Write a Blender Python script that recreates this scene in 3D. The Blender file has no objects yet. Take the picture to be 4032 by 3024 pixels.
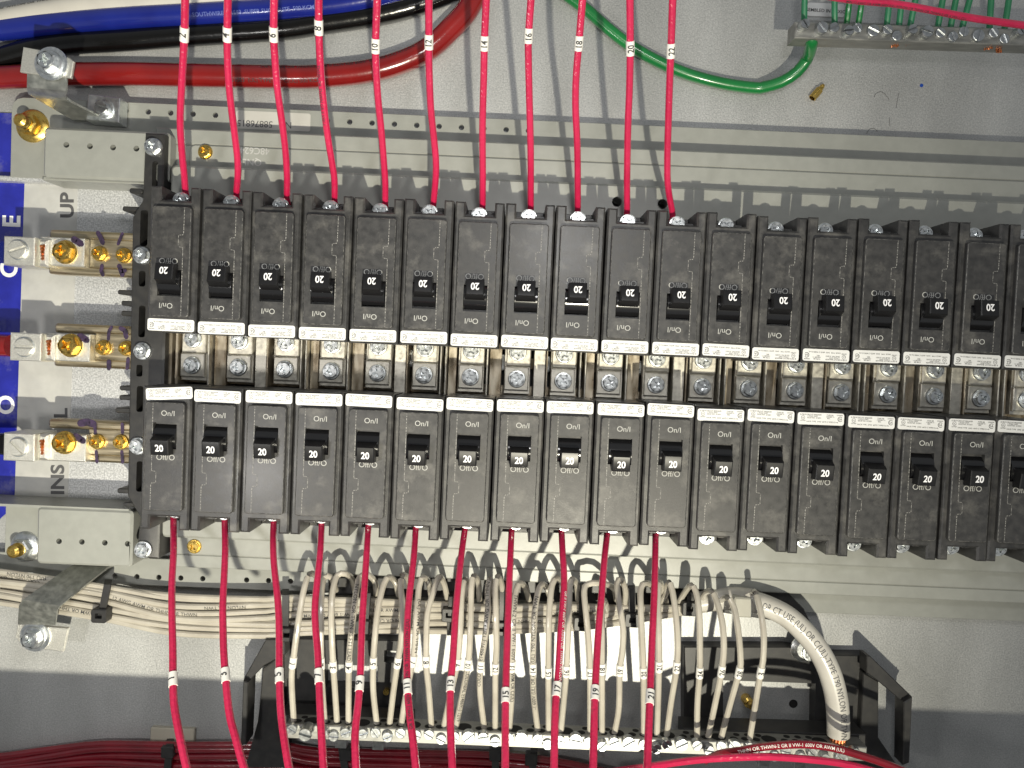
import bpy, math, random
from mathutils import Vector, Matrix
from mathutils.geometry import tessellate_polygon
random.seed(7)
S = 0.0254            # everything below is written in inches, built in metres
PI = math.pi

# ------------------------------------------------------------------ camera, world, lamps
sc = bpy.context.scene
FOC, CAMZ = 3046.0, 15.25
PITCH = math.atan((1512 - 1407) / FOC); ROLL = math.radians(2.5)
def _rz(v):
    c, s = math.cos(ROLL), math.sin(ROLL)
    return Vector((c*v[0] - s*v[1], s*v[0] + c*v[1], v[2]))
cF = _rz((0, -math.sin(PITCH), -math.cos(PITCH)))
cU = _rz((0, math.cos(PITCH), -math.sin(PITCH)))
cR = _rz((1, 0, 0))
cC = Vector((0, 0, CAMZ))
cam_d = bpy.data.cameras.new('camera'); cam = bpy.data.objects.new('camera', cam_d)
sc.collection.objects.link(cam)
cam_d.sensor_width = 36; cam_d.lens = 36*FOC/4032; cam_d.clip_start = 0.01; cam_d.clip_end = 50
cam.matrix_world = Matrix(((cR.x, cU.x, -cF.x, cC.x*S), (cR.y, cU.y, -cF.y, cC.y*S), (cR.z, cU.z, -cF.z, cC.z*S), (0, 0, 0, 1)))
sc.camera = cam
sc.view_settings.view_transform = 'Standard'; sc.view_settings.look = 'None'
sc.view_settings.exposure = 0.0; sc.view_settings.gamma = 1.0

w = bpy.data.worlds.new('World'); sc.world = w; w.use_nodes = True
wn = w.node_tree.nodes; wl = w.node_tree.links
bg = wn['Background']
wt = wn.new('ShaderNodeTexCoord'); wx = wn.new('ShaderNodeSeparateXYZ'); wn_ = wn.new('ShaderNodeTexNoise'); wr = wn.new('ShaderNodeValToRGB')
# a lit room with the photographer's dark outline straight in front of the panel
wn_.inputs['Scale'].default_value = 2.2; wn_.inputs['Detail'].default_value = 1
wa = wn.new('ShaderNodeMath'); wa.operation = 'MULTIPLY_ADD'; wa.inputs[1].default_value = .5
wl.new(wt.outputs['Generated'], wx.inputs[0]); wl.new(wt.outputs['Generated'], wn_.inputs['Vector'])
wl.new(wn_.outputs[0], wa.inputs[0]); wl.new(wx.outputs[2], wa.inputs[2])
e = wr.color_ramp.elements
e[0].position = .20; e[0].color = (.35, .35, .34, 1); e[1].position = .55; e[1].color = (.90, .94, .97, 1)
x_ = wr.color_ramp.elements.new(.88); x_.color = (.72, .75, .78, 1)
x_ = wr.color_ramp.elements.new(1.0); x_.color = (.34, .34, .34, 1)
ws = wn.new('ShaderNodeMath'); ws.operation = 'MULTIPLY'; ws.inputs[1].default_value = .8
wl.new(wa.outputs[0], ws.inputs[0]); wl.new(ws.outputs[0], wr.inputs[0]); wl.new(wr.outputs[0], bg.inputs[0])
bg.inputs[1].default_value = 0.34

def lamp(name, loc, target, watts, size, col):
    l = bpy.data.lights.new(name, 'AREA'); l.shape = 'DISK'; l.size = size*S; l.energy = watts; l.color = col
    o = bpy.data.objects.new(name, l); sc.collection.objects.link(o)
    o.location = Vector(loc)*S
    d = Vector(target) - Vector(loc); o.rotation_euler = d.to_track_quat('-Z', 'Y').to_euler()
    return o
wl_d = bpy.data.lights.new('work_lamp', 'SPOT'); wl_d.energy = 47; wl_d.color = (1, .94, .76); wl_d.shadow_soft_size = .32*S
wl_d.spot_size = math.radians(78); wl_d.spot_blend = 1.0
wlo = bpy.data.objects.new('work_lamp', wl_d); sc.collection.objects.link(wlo); wlo.location = Vector((4.5, -16.5, 30))*S
wlo.rotation_euler = (Vector((-8, -4.5, -2)) - Vector((4.5, -16.5, 30))).to_track_quat('-Z', 'Y').to_euler()
lamp('torch', (-8.9, -4.6, 12.5), (-3, -1, -2), .42, 1.7, (1, .97, .93))

BZ = -2.45            # height of the cabinet's back plate (breaker faces are at 0)
lamp('fill_lamp', (1.6, 4.4, 15.0), (.2, .0, -1), .48, 2.6, (1, .99, .97))  # added fill near the camera, flattens contrast and brightens the bus well
# ------------------------------------------------------------------ measuring: a pixel of the photograph -> a point at height z
def PX(x, y, z):
    d = cF + cR*((x - 2016)/FOC) - cU*((y - 1512)/FOC)
    return cC + d*((z - cC.z)/d.z)
_O = {'1': (0, 0), '2': (1000, 0), '3': (2000, 0), '4': (2932, 0), '5': (0, 700), '6': (1000, 700), '7': (2000, 700), '8': (2932, 700),
      'a': (0, 1450), 'b': (1000, 1450), 'c': (2000, 1450), 'd': (2932, 1450), 'e': (0, 2199), 'f': (1000, 2199), 'g': (2000, 2199), 'h': (2932, 2199)}
def Q(k, x, y, z):
    o = _O[k]; return PX(o[0] + x/2.011, o[1] + y/2.011, z)
def Qy(k, x, y, z): return Q(k, x, y, z).y
def Qx(k, x, y, z): return Q(k, x, y, z).x

# ------------------------------------------------------------------ materials
MATS = {}
def mat(name, col, rough=.5, metal=0., spec=.5, noise=0., nscale=900., col2=None, bump=0., bscale=1500., rvar=0., coat=0., aniso=None, detail=3, lo=.35, hi=.7, dust=0., vary=0., blotch=0.):
    m = bpy.data.materials.new(name); m.use_nodes = True; MATS[name] = m
    n = m.node_tree.nodes; l = m.node_tree.links; b = n['Principled BSDF']
    b.inputs['Base Color'].default_value = (*col, 1); b.inputs['Roughness'].default_value = rough
    b.inputs['Metallic'].default_value = metal; b.inputs['Specular IOR Level'].default_value = spec
    b.inputs['Coat Weight'].default_value = coat; b.inputs['Coat Roughness'].default_value = .2 if name.startswith('black breaker') else .12
    tc = n.new('ShaderNodeTexCoord'); src = tc.outputs['Object']
    if vary:
        oi = n.new('ShaderNodeObjectInfo'); va = n.new('ShaderNodeVectorMath'); va.operation = 'ADD'
        cm = n.new('ShaderNodeCombineXYZ'); l.new(oi.outputs['Random'], cm.inputs[0]); l.new(oi.outputs['Random'], cm.inputs[1])
        l.new(src, va.inputs[0]); l.new(cm.outputs[0], va.inputs[1]); src = va.outputs[0]
    if aniso:
        mp = n.new('ShaderNodeMapping'); mp.inputs['Scale'].default_value = aniso; l.new(src, mp.inputs[0]); src = mp.outputs[0]
    nz = n.new('ShaderNodeTexNoise'); nz.inputs['Scale'].default_value = nscale; nz.inputs['Detail'].default_value = detail; l.new(src, nz.inputs['Vector'])
    if col2:
        r = n.new('ShaderNodeValToRGB'); r.color_ramp.elements[0].position = lo; r.color_ramp.elements[1].position = hi
        r.color_ramp.elements[0].color = (*col, 1); r.color_ramp.elements[1].color = (*col2, 1)
        l.new(nz.outputs[0], r.inputs[0]); out = r.outputs[0]
        if dust:
            n2 = n.new('ShaderNodeTexNoise'); n2.inputs['Scale'].default_value = 55; n2.inputs['Detail'].default_value = 6; n2.inputs['Roughness'].default_value = .7; l.new(src, n2.inputs['Vector'])
            r2 = n.new('ShaderNodeMapRange'); r2.inputs[1].default_value = .52; r2.inputs[2].default_value = .78; r2.inputs[4].default_value = dust
            l.new(n2.outputs[0], r2.inputs[0])
            mx = n.new('ShaderNodeMix'); mx.data_type = 'RGBA'; mx.inputs[7].default_value = (.42, .40, .36, 1)
            l.new(r2.outputs[0], mx.inputs[0]); l.new(out, mx.inputs[6]); out = mx.outputs[2]
        if blotch:   # broad uneven tone and handling marks on sheet metal
            mb_ = n.new('ShaderNodeMapping'); mb_.inputs['Scale'].default_value = (1, .35, 1); mb_.inputs['Rotation'].default_value = (0, 0, .5); l.new(tc.outputs['Object'], mb_.inputs[0])
            n5 = n.new('ShaderNodeTexNoise'); n5.inputs['Scale'].default_value = 24; n5.inputs['Detail'].default_value = 5; l.new(mb_.outputs[0], n5.inputs['Vector'])
            r5 = n.new('ShaderNodeMapRange'); r5.inputs[1].default_value = .3; r5.inputs[2].default_value = .7; r5.inputs[3].default_value = 1 - blotch; r5.inputs[4].default_value = 1 + blotch*.5
            l.new(n5.outputs[0], r5.inputs[0]); v5 = n.new('ShaderNodeVectorMath'); v5.operation = 'SCALE'; l.new(out, v5.inputs[0]); l.new(r5.outputs[0], v5.inputs['Scale']); out = v5.outputs[0]
        l.new(out, b.inputs['Base Color'])
    if rvar:
        r3 = n.new('ShaderNodeMapRange'); r3.inputs[1].default_value = .3; r3.inputs[2].default_value = .7
        r3.inputs[3].default_value = max(.03, rough - rvar); r3.inputs[4].default_value = min(1, rough + rvar)
        l.new(nz.outputs[0], r3.inputs[0]); l.new(r3.outputs[0], b.inputs['Roughness'])
    if bump:
        n4 = n.new('ShaderNodeTexNoise'); n4.inputs['Scale'].default_value = bscale; n4.inputs['Detail'].default_value = 2; l.new(tc.outputs['Object'], n4.inputs['Vector'])
        bp = n.new('ShaderNodeBump'); bp.inputs['Strength'].default_value = bump; bp.inputs['Distance'].default_value = .0004
        l.new(n4.outputs[0], bp.inputs['Height']); l.new(bp.outputs[0], b.inputs['Normal'])
    return m
GALV = mat('galvanised steel', (.38, .39, .39), .48, .4, col2=(.54, .545, .54), nscale=1300, detail=6, lo=.34, hi=.68, rvar=.10, blotch=.22, bump=.25, bscale=900)
GALV_D = mat('galvanised steel bright', (.50, .51, .52), .45, .45, col2=(.74, .75, .76), nscale=1100, detail=5, lo=.4, hi=.62, rvar=.12, bump=.25, bscale=700)
PAINT = mat('grey enamel', (.285, .292, .270), .36, col2=(.31, .317, .293), nscale=180, blotch=.07, bump=.12, bscale=2600)
BLACK = mat('black breaker plastic', (.026, .026, .027), .42, col2=(.048, .047, .047), nscale=260, lo=.3, hi=.75, dust=.26, bump=.18, bscale=2600, rvar=.07, vary=1, coat=.10)
NUBM = mat('satin black plastic', (.008, .008, .009), .36, spec=.45)
GLOSS = mat('glossy black plastic', (.008, .008, .009), .16, spec=.6)
BASE = mat('matt black moulding', (.020, .020, .021), .45, col2=(.032, .031, .030), nscale=240, bump=.12, bscale=2200)
SEAM = mat('scuffed seam plastic', (.05, .05, .05), .5, col2=(.34, .33, .31), nscale=1400, lo=.42, hi=.62)
SEAMD = mat('rubbed plastic edge highlight', (.04, .04, .04), .4, col2=(.20, .195, .185), nscale=700, lo=.40, hi=.68, vary=1)
INKW = mat('grey printed ink', (.44, .44, .42), .6)
WHITE = mat('white printed ink', (.86, .86, .88), .6)
INKB = mat('black ink', (.03, .03, .032), .6)
INKG = mat('dark grey ink', (.085, .085, .09), .6)
PURPLE = mat('purple marker ink', (.02, .014, .03), .4, col2=(.06, .035, .085), nscale=500)
STICK = mat('white sticker', (.70, .70, .69), .4, col2=(.75, .75, .74), nscale=200)
TAG = mat('wire tag paper', (.76, .75, .71), .5)
RED = mat('red wire jacket', (.46, .013, .062), .22, col2=(.55, .020, .082), nscale=60, coat=.6, bump=.7, bscale=620)
DKRED = mat('dark red wire jacket', (.16, .006, .014), .22, col2=(.23, .009, .02), nscale=60, coat=.8, bump=.4, bscale=380)
CRED = mat('red cable jacket', (.17, .007, .007), .22, col2=(.24, .010, .009), nscale=40, coat=.5, bump=.2, bscale=260)
CBLUE = mat('blue cable jacket', (.006, .013, .17), .2, col2=(.009, .020, .22), nscale=40, coat=.6, bump=.2, bscale=300)
CBLACK = mat('black cable jacket', (.004, .004, .004), .22, spec=.35, coat=.25, bump=.35, bscale=260)
GREEN = mat('green cable jacket', (.006, .15, .035), .3, col2=(.010, .20, .045), nscale=40, coat=.3, bump=.15, bscale=300)
DGREEN = mat('thin green wire jacket', (.018, .16, .07), .45, col2=(.03, .21, .10), nscale=60)
CWHITE = mat('white cable jacket', (.50, .48, .44), .3, col2=(.57, .55, .50), nscale=60, coat=.3, bump=.12, bscale=400)
NEUT = mat('cream wire jacket', (.40, .37, .315), .26, col2=(.49, .46, .395), nscale=70, coat=.5, bump=.3, bscale=420)
ZINC = mat('zinc plated steel', (.66, .69, .70), .33, 1., col2=(.84, .86, .86), nscale=500, rvar=.06)
STRAPZ = mat('dull zinc strap', (.30, .31, .29), .38, .8, col2=(.46, .47, .44), nscale=300, rvar=.1)
ZINCB = mat('dull zinc screw', (.44, .46, .47), .36, 1., col2=(.58, .60, .61), nscale=500, rvar=.06)
TIN = mat('tin plated bus', (.56, .53, .46), .46, .75, col2=(.72, .69, .61), nscale=420, rvar=.14, lo=.35, hi=.65, detail=6, vary=1)
BRONZE = mat('aged plated bus', (.36, .29, .20), .36, .8, col2=(.62, .56, .45), nscale=200, rvar=.12, aniso=(1.4, .4, 1), detail=5, vary=1)
BARM = mat('brushed tin brass bar', (.40, .33, .21), .35, .9, col2=(.62, .54, .39), nscale=420, rvar=.12, aniso=(.12, 1.5, 1), detail=4)
LUGM = mat('cast aluminium lug', (.66, .65, .60), .4, .8, col2=(.78, .77, .71), nscale=1100, bump=.5, bscale=2400)
BRASS = mat('yellow zinc brass', (.72, .49, .12), .3, 1., col2=(.78, .55, .16), nscale=600, rvar=.08)
COPPER = mat('bare copper', (.72, .27, .12), .3, 1.)
ALU = mat('aluminium bar', (.25, .25, .235), .5, .75, col2=(.38, .38, .36), nscale=350, rvar=.12, aniso=(.3, 1.2, 1), detail=5)
LBLUE = mat('blue label stock', (.010, .014, .27), .2, coat=.8, col2=(.016, .022, .36), nscale=120, dust=.35)
LWHITE = mat('white label stock', (.46, .46, .45), .24, coat=.7, col2=(.54, .54, .52), nscale=90, dust=.25, blotch=.10)
FILM = mat('beige tie mount', (.42, .39, .32), .5)
BLUEDOT = mat('blue speck', (.01, .06, .35), .5)
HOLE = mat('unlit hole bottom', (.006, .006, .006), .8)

# wrinkled clear film over the label: large ripples in the gloss
def film(m, sc_=300, st=.9):
    n = m.node_tree.nodes; l = m.node_tree.links; b = n['Principled BSDF']
    tc = n.new('ShaderNodeTexCoord'); v = n.new('ShaderNodeTexVoronoi'); v.inputs['Scale'].default_value = sc_
    l.new(tc.outputs['Object'], v.inputs['Vector'])
    n2 = n.new('ShaderNodeTexNoise'); n2.inputs['Scale'].default_value = 28; l.new(tc.outputs['Object'], n2.inputs['Vector'])
    mr = n.new('ShaderNodeMapRange'); mr.inputs[1].default_value = .52; mr.inputs[2].default_value = .66; l.new(n2.outputs[0], mr.inputs[0])
    mu = n.new('ShaderNodeMath'); mu.operation = 'MULTIPLY'; l.new(v.outputs['Distance'], mu.inputs[0]); l.new(mr.outputs[0], mu.inputs[1])
    bp = n.new('ShaderNodeBump'); bp.inputs['Strength'].default_value = st; bp.inputs['Distance'].default_value = .0012
    l.new(mu.outputs[0], bp.inputs['Height']); l.new(bp.outputs[0], b.inputs['Coat Normal'])
    b.inputs['Coat Roughness'].default_value = .05; b.inputs['Coat Weight'].default_value = 1
film(LBLUE); film(LWHITE)

# ------------------------------------------------------------------ mesh helpers (inches)
class MB:
    def __init__(s): s.v = []; s.f = []
    def add(s, vs, fs, M=None):
        o = len(s.v)
        s.v += [tuple(M @ Vector(p)) if M else tuple(p) for p in vs]
        s.f += [tuple(i + o for i in f) for f in fs]; return s
    def plate(s, outer, z0, z1, holes=(), c=0., M=None, bottom=True):
        """prism of a plan outline (counter-clockwise), top chamfered by c, with through holes"""
        outer = ccw(outer); holes = [ccw(h)[::-1] for h in holes]
        top = inset(outer, c) if c else outer
        loops = [top] + holes; flat = [p for lp in loops for p in lp]
        tris = tessellate_polygon([[Vector((p[0], p[1], 0)) for p in lp] for lp in loops])
        vs = [(p[0], p[1], z1) for p in flat]; fs = []
        for t in tris:
            a, b_, c_ = (flat[i] for i in t)
            fs.append(tuple(t) if (b_[0]-a[0])*(c_[1]-a[1]) - (b_[1]-a[1])*(c_[0]-a[0]) > 0 else tuple(t)[::-1])
        n = len(outer)
        if c:
            o1 = len(vs); vs += [(p[0], p[1], z1 - c) for p in outer]
            fs += [(o1+i, o1+(i+1) % n, (i+1) % n, i) for i in range(n)]
        else: o1 = 0
        o2 = len(vs); vs += [(p[0], p[1], z0) for p in outer]
        fs += [(o2+i, o2+(i+1) % n, o1+(i+1) % n, o1+i) for i in range(n)]
        k = n
        for h in holes:
            m = len(h); ob = len(vs); vs += [(p[0], p[1], z0) for p in h]
            fs += [(ob+i, ob+(i+1) % m, k+(i+1) % m, k+i) for i in range(m)]; k += m
        return s.add(vs, fs, M)
    def box(s, x0, x1, y0, y1, z0, z1, c=0., M=None):
        return s.plate([(x0, y0), (x1, y0), (x1, y1), (x0, y1)], z0, z1, c=c, M=M)
    def cyl(s, x, y, z0, z1, r, n=20, c=0., r2=None, M=None):
        return s.plate([(x + r*math.cos(2*PI*i/n), y + r*math.sin(2*PI*i/n)) for i in range(n)], z0, z1, c=c, M=M)
    def lathe(s, prof, n=24, M=None):
        vs = []; fs = []
        for r, z in prof: vs += [(r*math.cos(2*PI*i/n), r*math.sin(2*PI*i/n), z) for i in range(n)]
        for k in range(len(prof)-1):
            for i in range(n): fs.append((k*n+i, k*n+(i+1) % n, (k+1)*n+(i+1) % n, (k+1)*n+i))
        fs.append(tuple(range((len(prof)-1)*n, len(prof)*n)))
        return s.add(vs, fs, M)
    def ribbon(s, pairs, t):
        """folded strip: pairs of left/right points, thickness t along the face normal"""
        n = len(pairs); vs = []
        for i, (a, b) in enumerate(pairs):
            a0, b0 = pairs[max(i-1, 0)]; a1, b1 = pairs[min(i+1, n-1)]
            d = ((a1+b1) - (a0+b0)); nn = (b - a).cross(d).normalized()
            if nn.z < 0: nn = -nn
            vs += [a, b, b - nn*t, a - nn*t]
        fs = [(0, 1, 2, 3), tuple(4*(n-1)+j for j in (3, 2, 1, 0))]
        for i in range(n-1):
            for j in range(4): fs.append((4*i+j, 4*i+(j+1) % 4, 4*i+4+(j+1) % 4, 4*i+4+j))
        return s.add([tuple(p) for p in vs], fs)
    def tube(s, path, r, n=10, caps=True):
        fr = frames(path); o = len(s.v)
        for p, T, N, U in fr:
            for i in range(n):
                a = 2*PI*i/n; s.v.append(tuple(p + (N*math.cos(a) + U*math.sin(a))*r))
        for k in range(len(fr)-1):
            for i in range(n): s.f.append((o+k*n+i, o+k*n+(i+1) % n, o+(k+1)*n+(i+1) % n, o+(k+1)*n+i))
        if caps: s.f.append(tuple(o+i for i in range(n))[::-1]); s.f.append(tuple(o+(len(fr)-1)*n+i for i in range(n)))
        return s
    def mesh(s, name, m, smooth=35, fix=True):
        me = bpy.data.meshes.new(name)
        me.from_pydata([(p[0]*S, p[1]*S, p[2]*S) for p in s.v], [], s.f)
        me.materials.append(m)
        if fix:
            import bmesh
            bm = bmesh.new(); bm.from_mesh(me); bmesh.ops.recalc_face_normals(bm, faces=bm.faces); bm.to_mesh(me); bm.free()
        if smooth:
            for p in me.polygons: p.use_smooth = True
            me.set_sharp_from_angle(angle=math.radians(smooth))
        me.update(); return me
    def build(s, name, m, parent=None, smooth=35, fix=True):
        o = bpy.data.objects.new(name, s.mesh(name, m, smooth, fix)); sc.collection.objects.link(o)
        if parent: o.parent = parent
        return o
def ccw(p):
    a = sum(p[i-1][0]*p[i][1] - p[i][0]*p[i-1][1] for i in range(len(p)))
    return list(p) if a > 0 else list(p)[::-1]
def inset(p, d):
    n = len(p); out = []
    for i in range(n):
        a, b, c = Vector(p[i-1][:2]), Vector(p[i][:2]), Vector(p[(i+1) % n][:2])
        e1 = (b-a).normalized(); e2 = (c-b).normalized()
        n1 = Vector((-e1.y, e1.x)); n2 = Vector((-e2.y, e2.x)); m = n1 + n2
        k = m.length_squared
        q = b + m*(2*d/k if k > .3 else d); out.append((q.x, q.y))
    return out
def rrect(x0, x1, y0, y1, r, n=4):
    pts = []
    for cx, cy, a in ((x1-r, y1-r, 0), (x0+r, y1-r, 90), (x0+r, y0+r, 180), (x1-r, y0+r, 270)):
        pts += [(cx + r*math.cos(math.radians(a + 90*i/n)), cy + r*math.sin(math.radians(a + 90*i/n))) for i in range(n+1)]
    return pts
def circ(x, y, r, n=16): return [(x + r*math.cos(2*PI*i/n), y + r*math.sin(2*PI*i/n)) for i in range(n)]
def frames(path):
    out = []; n = len(path); last = None
    for i, p in enumerate(path):
        T = (path[min(i+1, n-1)] - path[max(i-1, 0)]).normalized()
        N = Vector((0, 0, 1)) - T*T.z
        if N.length < .25: N = (last - T*T.dot(last)) if last else Vector((0, 1, 0))
        N.normalize(); last = N; out.append((p, T, N, N.cross(T)))
    return out
def spline(pts, step=.12):
    pts = [Vector(p) for p in pts]; out = []
    P = [pts[0]*2 - pts[1]] + pts + [pts[-1]*2 - pts[-2]]
    for i in range(1, len(P)-2):
        p0, p1, p2, p3 = P[i-1:i+3]; n = max(2, int((p2-p1).length/step))
        for k in range(n):
            t = k/n
            out.append(.5*((2*p1) + (p2-p0)*t + (2*p0-5*p1+4*p2-p3)*t*t + (3*p1-p0-3*p2+p3)*t**3))
    out.append(pts[-1]); return out
_tc = {}
def textmesh(body, bold=0., res=2):
    k = (body, bold, res)
    if k not in _tc:
        cu = bpy.data.curves.new('t', 'FONT'); cu.body = body; cu.size = 1; cu.resolution_u = res; cu.offset = bold
        cu.align_x = 'CENTER'; cu.align_y = 'CENTER'; cu.fill_mode = 'FRONT'
        o = bpy.data.objects.new('t', cu); me = o.to_mesh()
        _tc[k] = ([v.co.copy() for v in me.vertices], [tuple(p.vertices) for p in me.polygons])
        o.to_mesh_clear(); bpy.data.objects.remove(o); bpy.data.curves.remove(cu)
    return _tc[k]
def finer(vs, fs, lim):
    vs = [Vector(v) for v in vs]; out = []; st_ = [tuple(f) for f in fs]; mid = {}
    tri = []
    for f in st_:
        for i in range(1, len(f)-1): tri.append((f[0], f[i], f[i+1]))
    while tri:
        a, b, c = tri.pop()
        e = sorted((((vs[p]-vs[q]).length, p, q, r) for p, q, r in ((a, b, c), (b, c, a), (c, a, b))), reverse=True)[0]
        if e[0] <= lim: out.append((a, b, c)); continue
        _, p, q, r = e; k = (min(p, q), max(p, q))
        if k not in mid: mid[k] = len(vs); vs.append((vs[p]+vs[q])/2)
        m = mid[k]; tri += [(p, m, r), (m, q, r)]
    return vs, out
_fc = {}
def put_text(mb, body, cx, cy, z, size, rot=0., bold=0., sx=1., M=None):
    vs, fs = textmesh(body, bold, 5 if size > .11 else 2)
    if not vs: return mb
    x0 = min(v.x for v in vs); x1 = max(v.x for v in vs); y0 = min(v.y for v in vs); y1 = max(v.y for v in vs)
    mx, my = (x0+x1)/2, (y0+y1)/2; c, s_ = math.cos(rot), math.sin(rot)
    out = []
    for v in vs:
        x = (v.x-mx)*size*sx; y = (v.y-my)*size; out.append((cx + c*x - s_*y, cy + s_*x + c*y, z))
    return mb.add(out, fs, M)
def text_on_path(mb, path, r, body, sc_, size, sign=1, a0=0., bold=0., sx=1.):
    """lettering wrapped on a wire; sc_: arc length of the text's middle"""
    if (body, bold) not in _fc: _fc[(body, bold)] = finer(*textmesh(body, bold), .16)
    vs, fs = _fc[(body, bold)]
    if not vs: return
    fr = frames(path); L = [0.]
    for i in range(1, len(path)): L.append(L[-1] + (path[i]-path[i-1]).length)
    x0 = min(v.x for v in vs); x1 = max(v.x for v in vs); y0 = min(v.y for v in vs); y1 = max(v.y for v in vs)
    out = []
    for v in vs:
        s_ = sc_ + sign*(v.x-(x0+x1)/2)*size*sx; g = (v.y-(y0+y1)/2)*size
        s_ = min(max(s_, 0), L[-1]); i = 0
        lo, hi = 0, len(L)-1
        while hi-lo > 1:
            m = (lo+hi)//2
            if L[m] <= s_: lo = m
            else: hi = m
        t = (s_-L[lo])/max(L[hi]-L[lo], 1e-6)
        p = fr[lo][0].lerp(fr[hi][0], t); T = fr[lo][1].lerp(fr[hi][1], t).normalized()*sign
        N = Vector((0, 0, 1)) - T*T.z; N.normalize(); U = N.cross(T)
        a = a0 + g/r; out.append(tuple(p + (N*math.cos(a) + U*math.sin(a))*(r*1.015 + .0015)))
    mb.add(out, fs)
def arc_at(path, pt):
    best = 1e9; L = 0; bs = 0
    for i, p in enumerate(path):
        if i: L += (p-path[i-1]).length
        d = (Vector((p.x, p.y)) - Vector((pt.x, pt.y))).length
        if d < best: best = d; bs = L
    return bs
def sub(path, s0, s1):
    out = []; L = 0
    for i, p in enumerate(path):
        if i: L += (p-path[i-1]).length
        if s0 <= L <= s1: out.append(p)
    return out

def tag(o, label=None, cat=None, group=None, kind=None):
    if label: o['label'] = label
    if cat: o['category'] = cat
    if group: o['group'] = group
    if kind: o['kind'] = kind
    return o
def thing(name, label, cat, loc=(0, 0, 0), rot=0., group=None):
    o = bpy.data.objects.new(name, None); sc.collection.objects.link(o); o.empty_display_size = .01
    o.location = Vector(loc)*S; o.rotation_euler = (0, 0, rot); return tag(o, label, cat, group)
def copy_tree(o, parent=None):
    c = o.copy(); sc.collection.objects.link(c)
    if parent: c.parent = parent
    for ch in o.children: copy_tree(ch, c)
    return c
def inst(name, me, loc, rot=0., parent=None, mat_=None):
    o = bpy.data.objects.new(name, me); sc.collection.objects.link(o); o.parent = parent
    o.location = Vector(loc)*S; o.rotation_euler = (0, 0, rot); return o

# shared screw meshes -------------------------------------------------
def cross(r, w):
    pts = []
    for k in range(4):
        a = k*PI/2
        for (x, y) in ((r, -w*.55), (r, w*.55), (w*1.05, w*1.05)):
            pts.append((x*math.cos(a)-y*math.sin(a), x*math.sin(a)+y*math.cos(a)))
    return pts
def hex_screw(R=.19, h=.15, m=None, cup=True):
    b = MB()
    b.lathe([(R, 0), (R, .03), (R*.93, .05), (R*.6, .055)], 28)
    hexp = [(R*.84*math.cos(PI/3*i + .3), R*.84*math.sin(PI/3*i + .3)) for i in range(6)]
    b.plate(hexp, .03, h, holes=[circ(0, 0, R*.71, 20)], c=.03)
    # dished top with a phillips recess
    c = cross(R*.47, R*.15); b.plate(circ(0, 0, R*.62, 20), h-.08, h-.004, c=.008, holes=[c])
    k = len(c); bot = [(x*.85, y*.85, h-.17) for x, y in ccw(c)]; top = [(x, y, h-.08) for x, y in ccw(c)]
    b.add(top + bot, [(i, (i+1) % k, k+(i+1) % k, k+i) for i in range(k)] + [tuple(range(k, 2*k))])
    return b.mesh('hex_screw', m, 30)
def slot_screw(R=.12, h=.10, wd=.03, m=None):
    b = MB(); b.lathe([(R, 0), (R, h-.045), (R*.98, h-.04)], 24)
    for sgn in (1, -1):
        a0 = math.asin(wd/2/R); pts = []
        for i in range(11):
            a = a0 + (PI-2*a0)*i/10; pts.append((R*.98*math.cos(a), sgn*R*.98*math.sin(a)))
        b.plate(pts, h-.045, h, c=.010)
    return b.mesh('slotted_screw', m, 30)
HEXZ = hex_screw(m=ZINC); HEXB = hex_screw(R=.165, h=.15, m=BRASS); HEXBIG = hex_screw(R=.25, h=.20, m=BRASS); HEXZBIG = hex_screw(R=.25, h=.20, m=ZINC)
SLOTZ = slot_screw(m=ZINCB); SLOTBIG = slot_screw(R=.145, h=.12, wd=.035, m=ZINCB); SLOTLUG = slot_screw(R=.19, h=.07, wd=.05, m=LUGM)

# ================================================================== SETTING
b = MB(); b.plate([(-19, -11), (19, -11), (19, 13), (-19, 13)], BZ-.08, BZ)
back = b.build('back_plate', GALV, smooth=0); tag(back, kind='structure')
b = MB(); b.box(-19, 19, -11.1, -11.0, BZ-.08, 3.4); b.box(-19, 19, -11.1, -9.35, 3.42, 3.5)  # wall out of view; inward lip added to set the shadow edge
tag(b.build('enclosure_wall', GALV, smooth=0), kind='structure')
d = MB(); q = Q('4', 1400, 677, BZ); d.cyl(q.x, q.y, BZ, BZ+.01, .04, 10); d.build('ink_speck', BLUEDOT, back)
b = MB()
for pts in ([(1025, 770), (1040, 740), (1080, 725), (1120, 755), (1145, 790)], [(1222, 735), (1210, 790), (1200, 855)], [(965, 1060), (985, 1025), (1025, 1015), (1050, 1040)], [(1145, 930), (1150, 1000)]):
    b.tube(spline([Q('4', x, y, BZ+.004) for x, y in pts], .08), .005, 5)
tag(b.build('pencil_scratch', INKG, back), kind='stuff')

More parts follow.
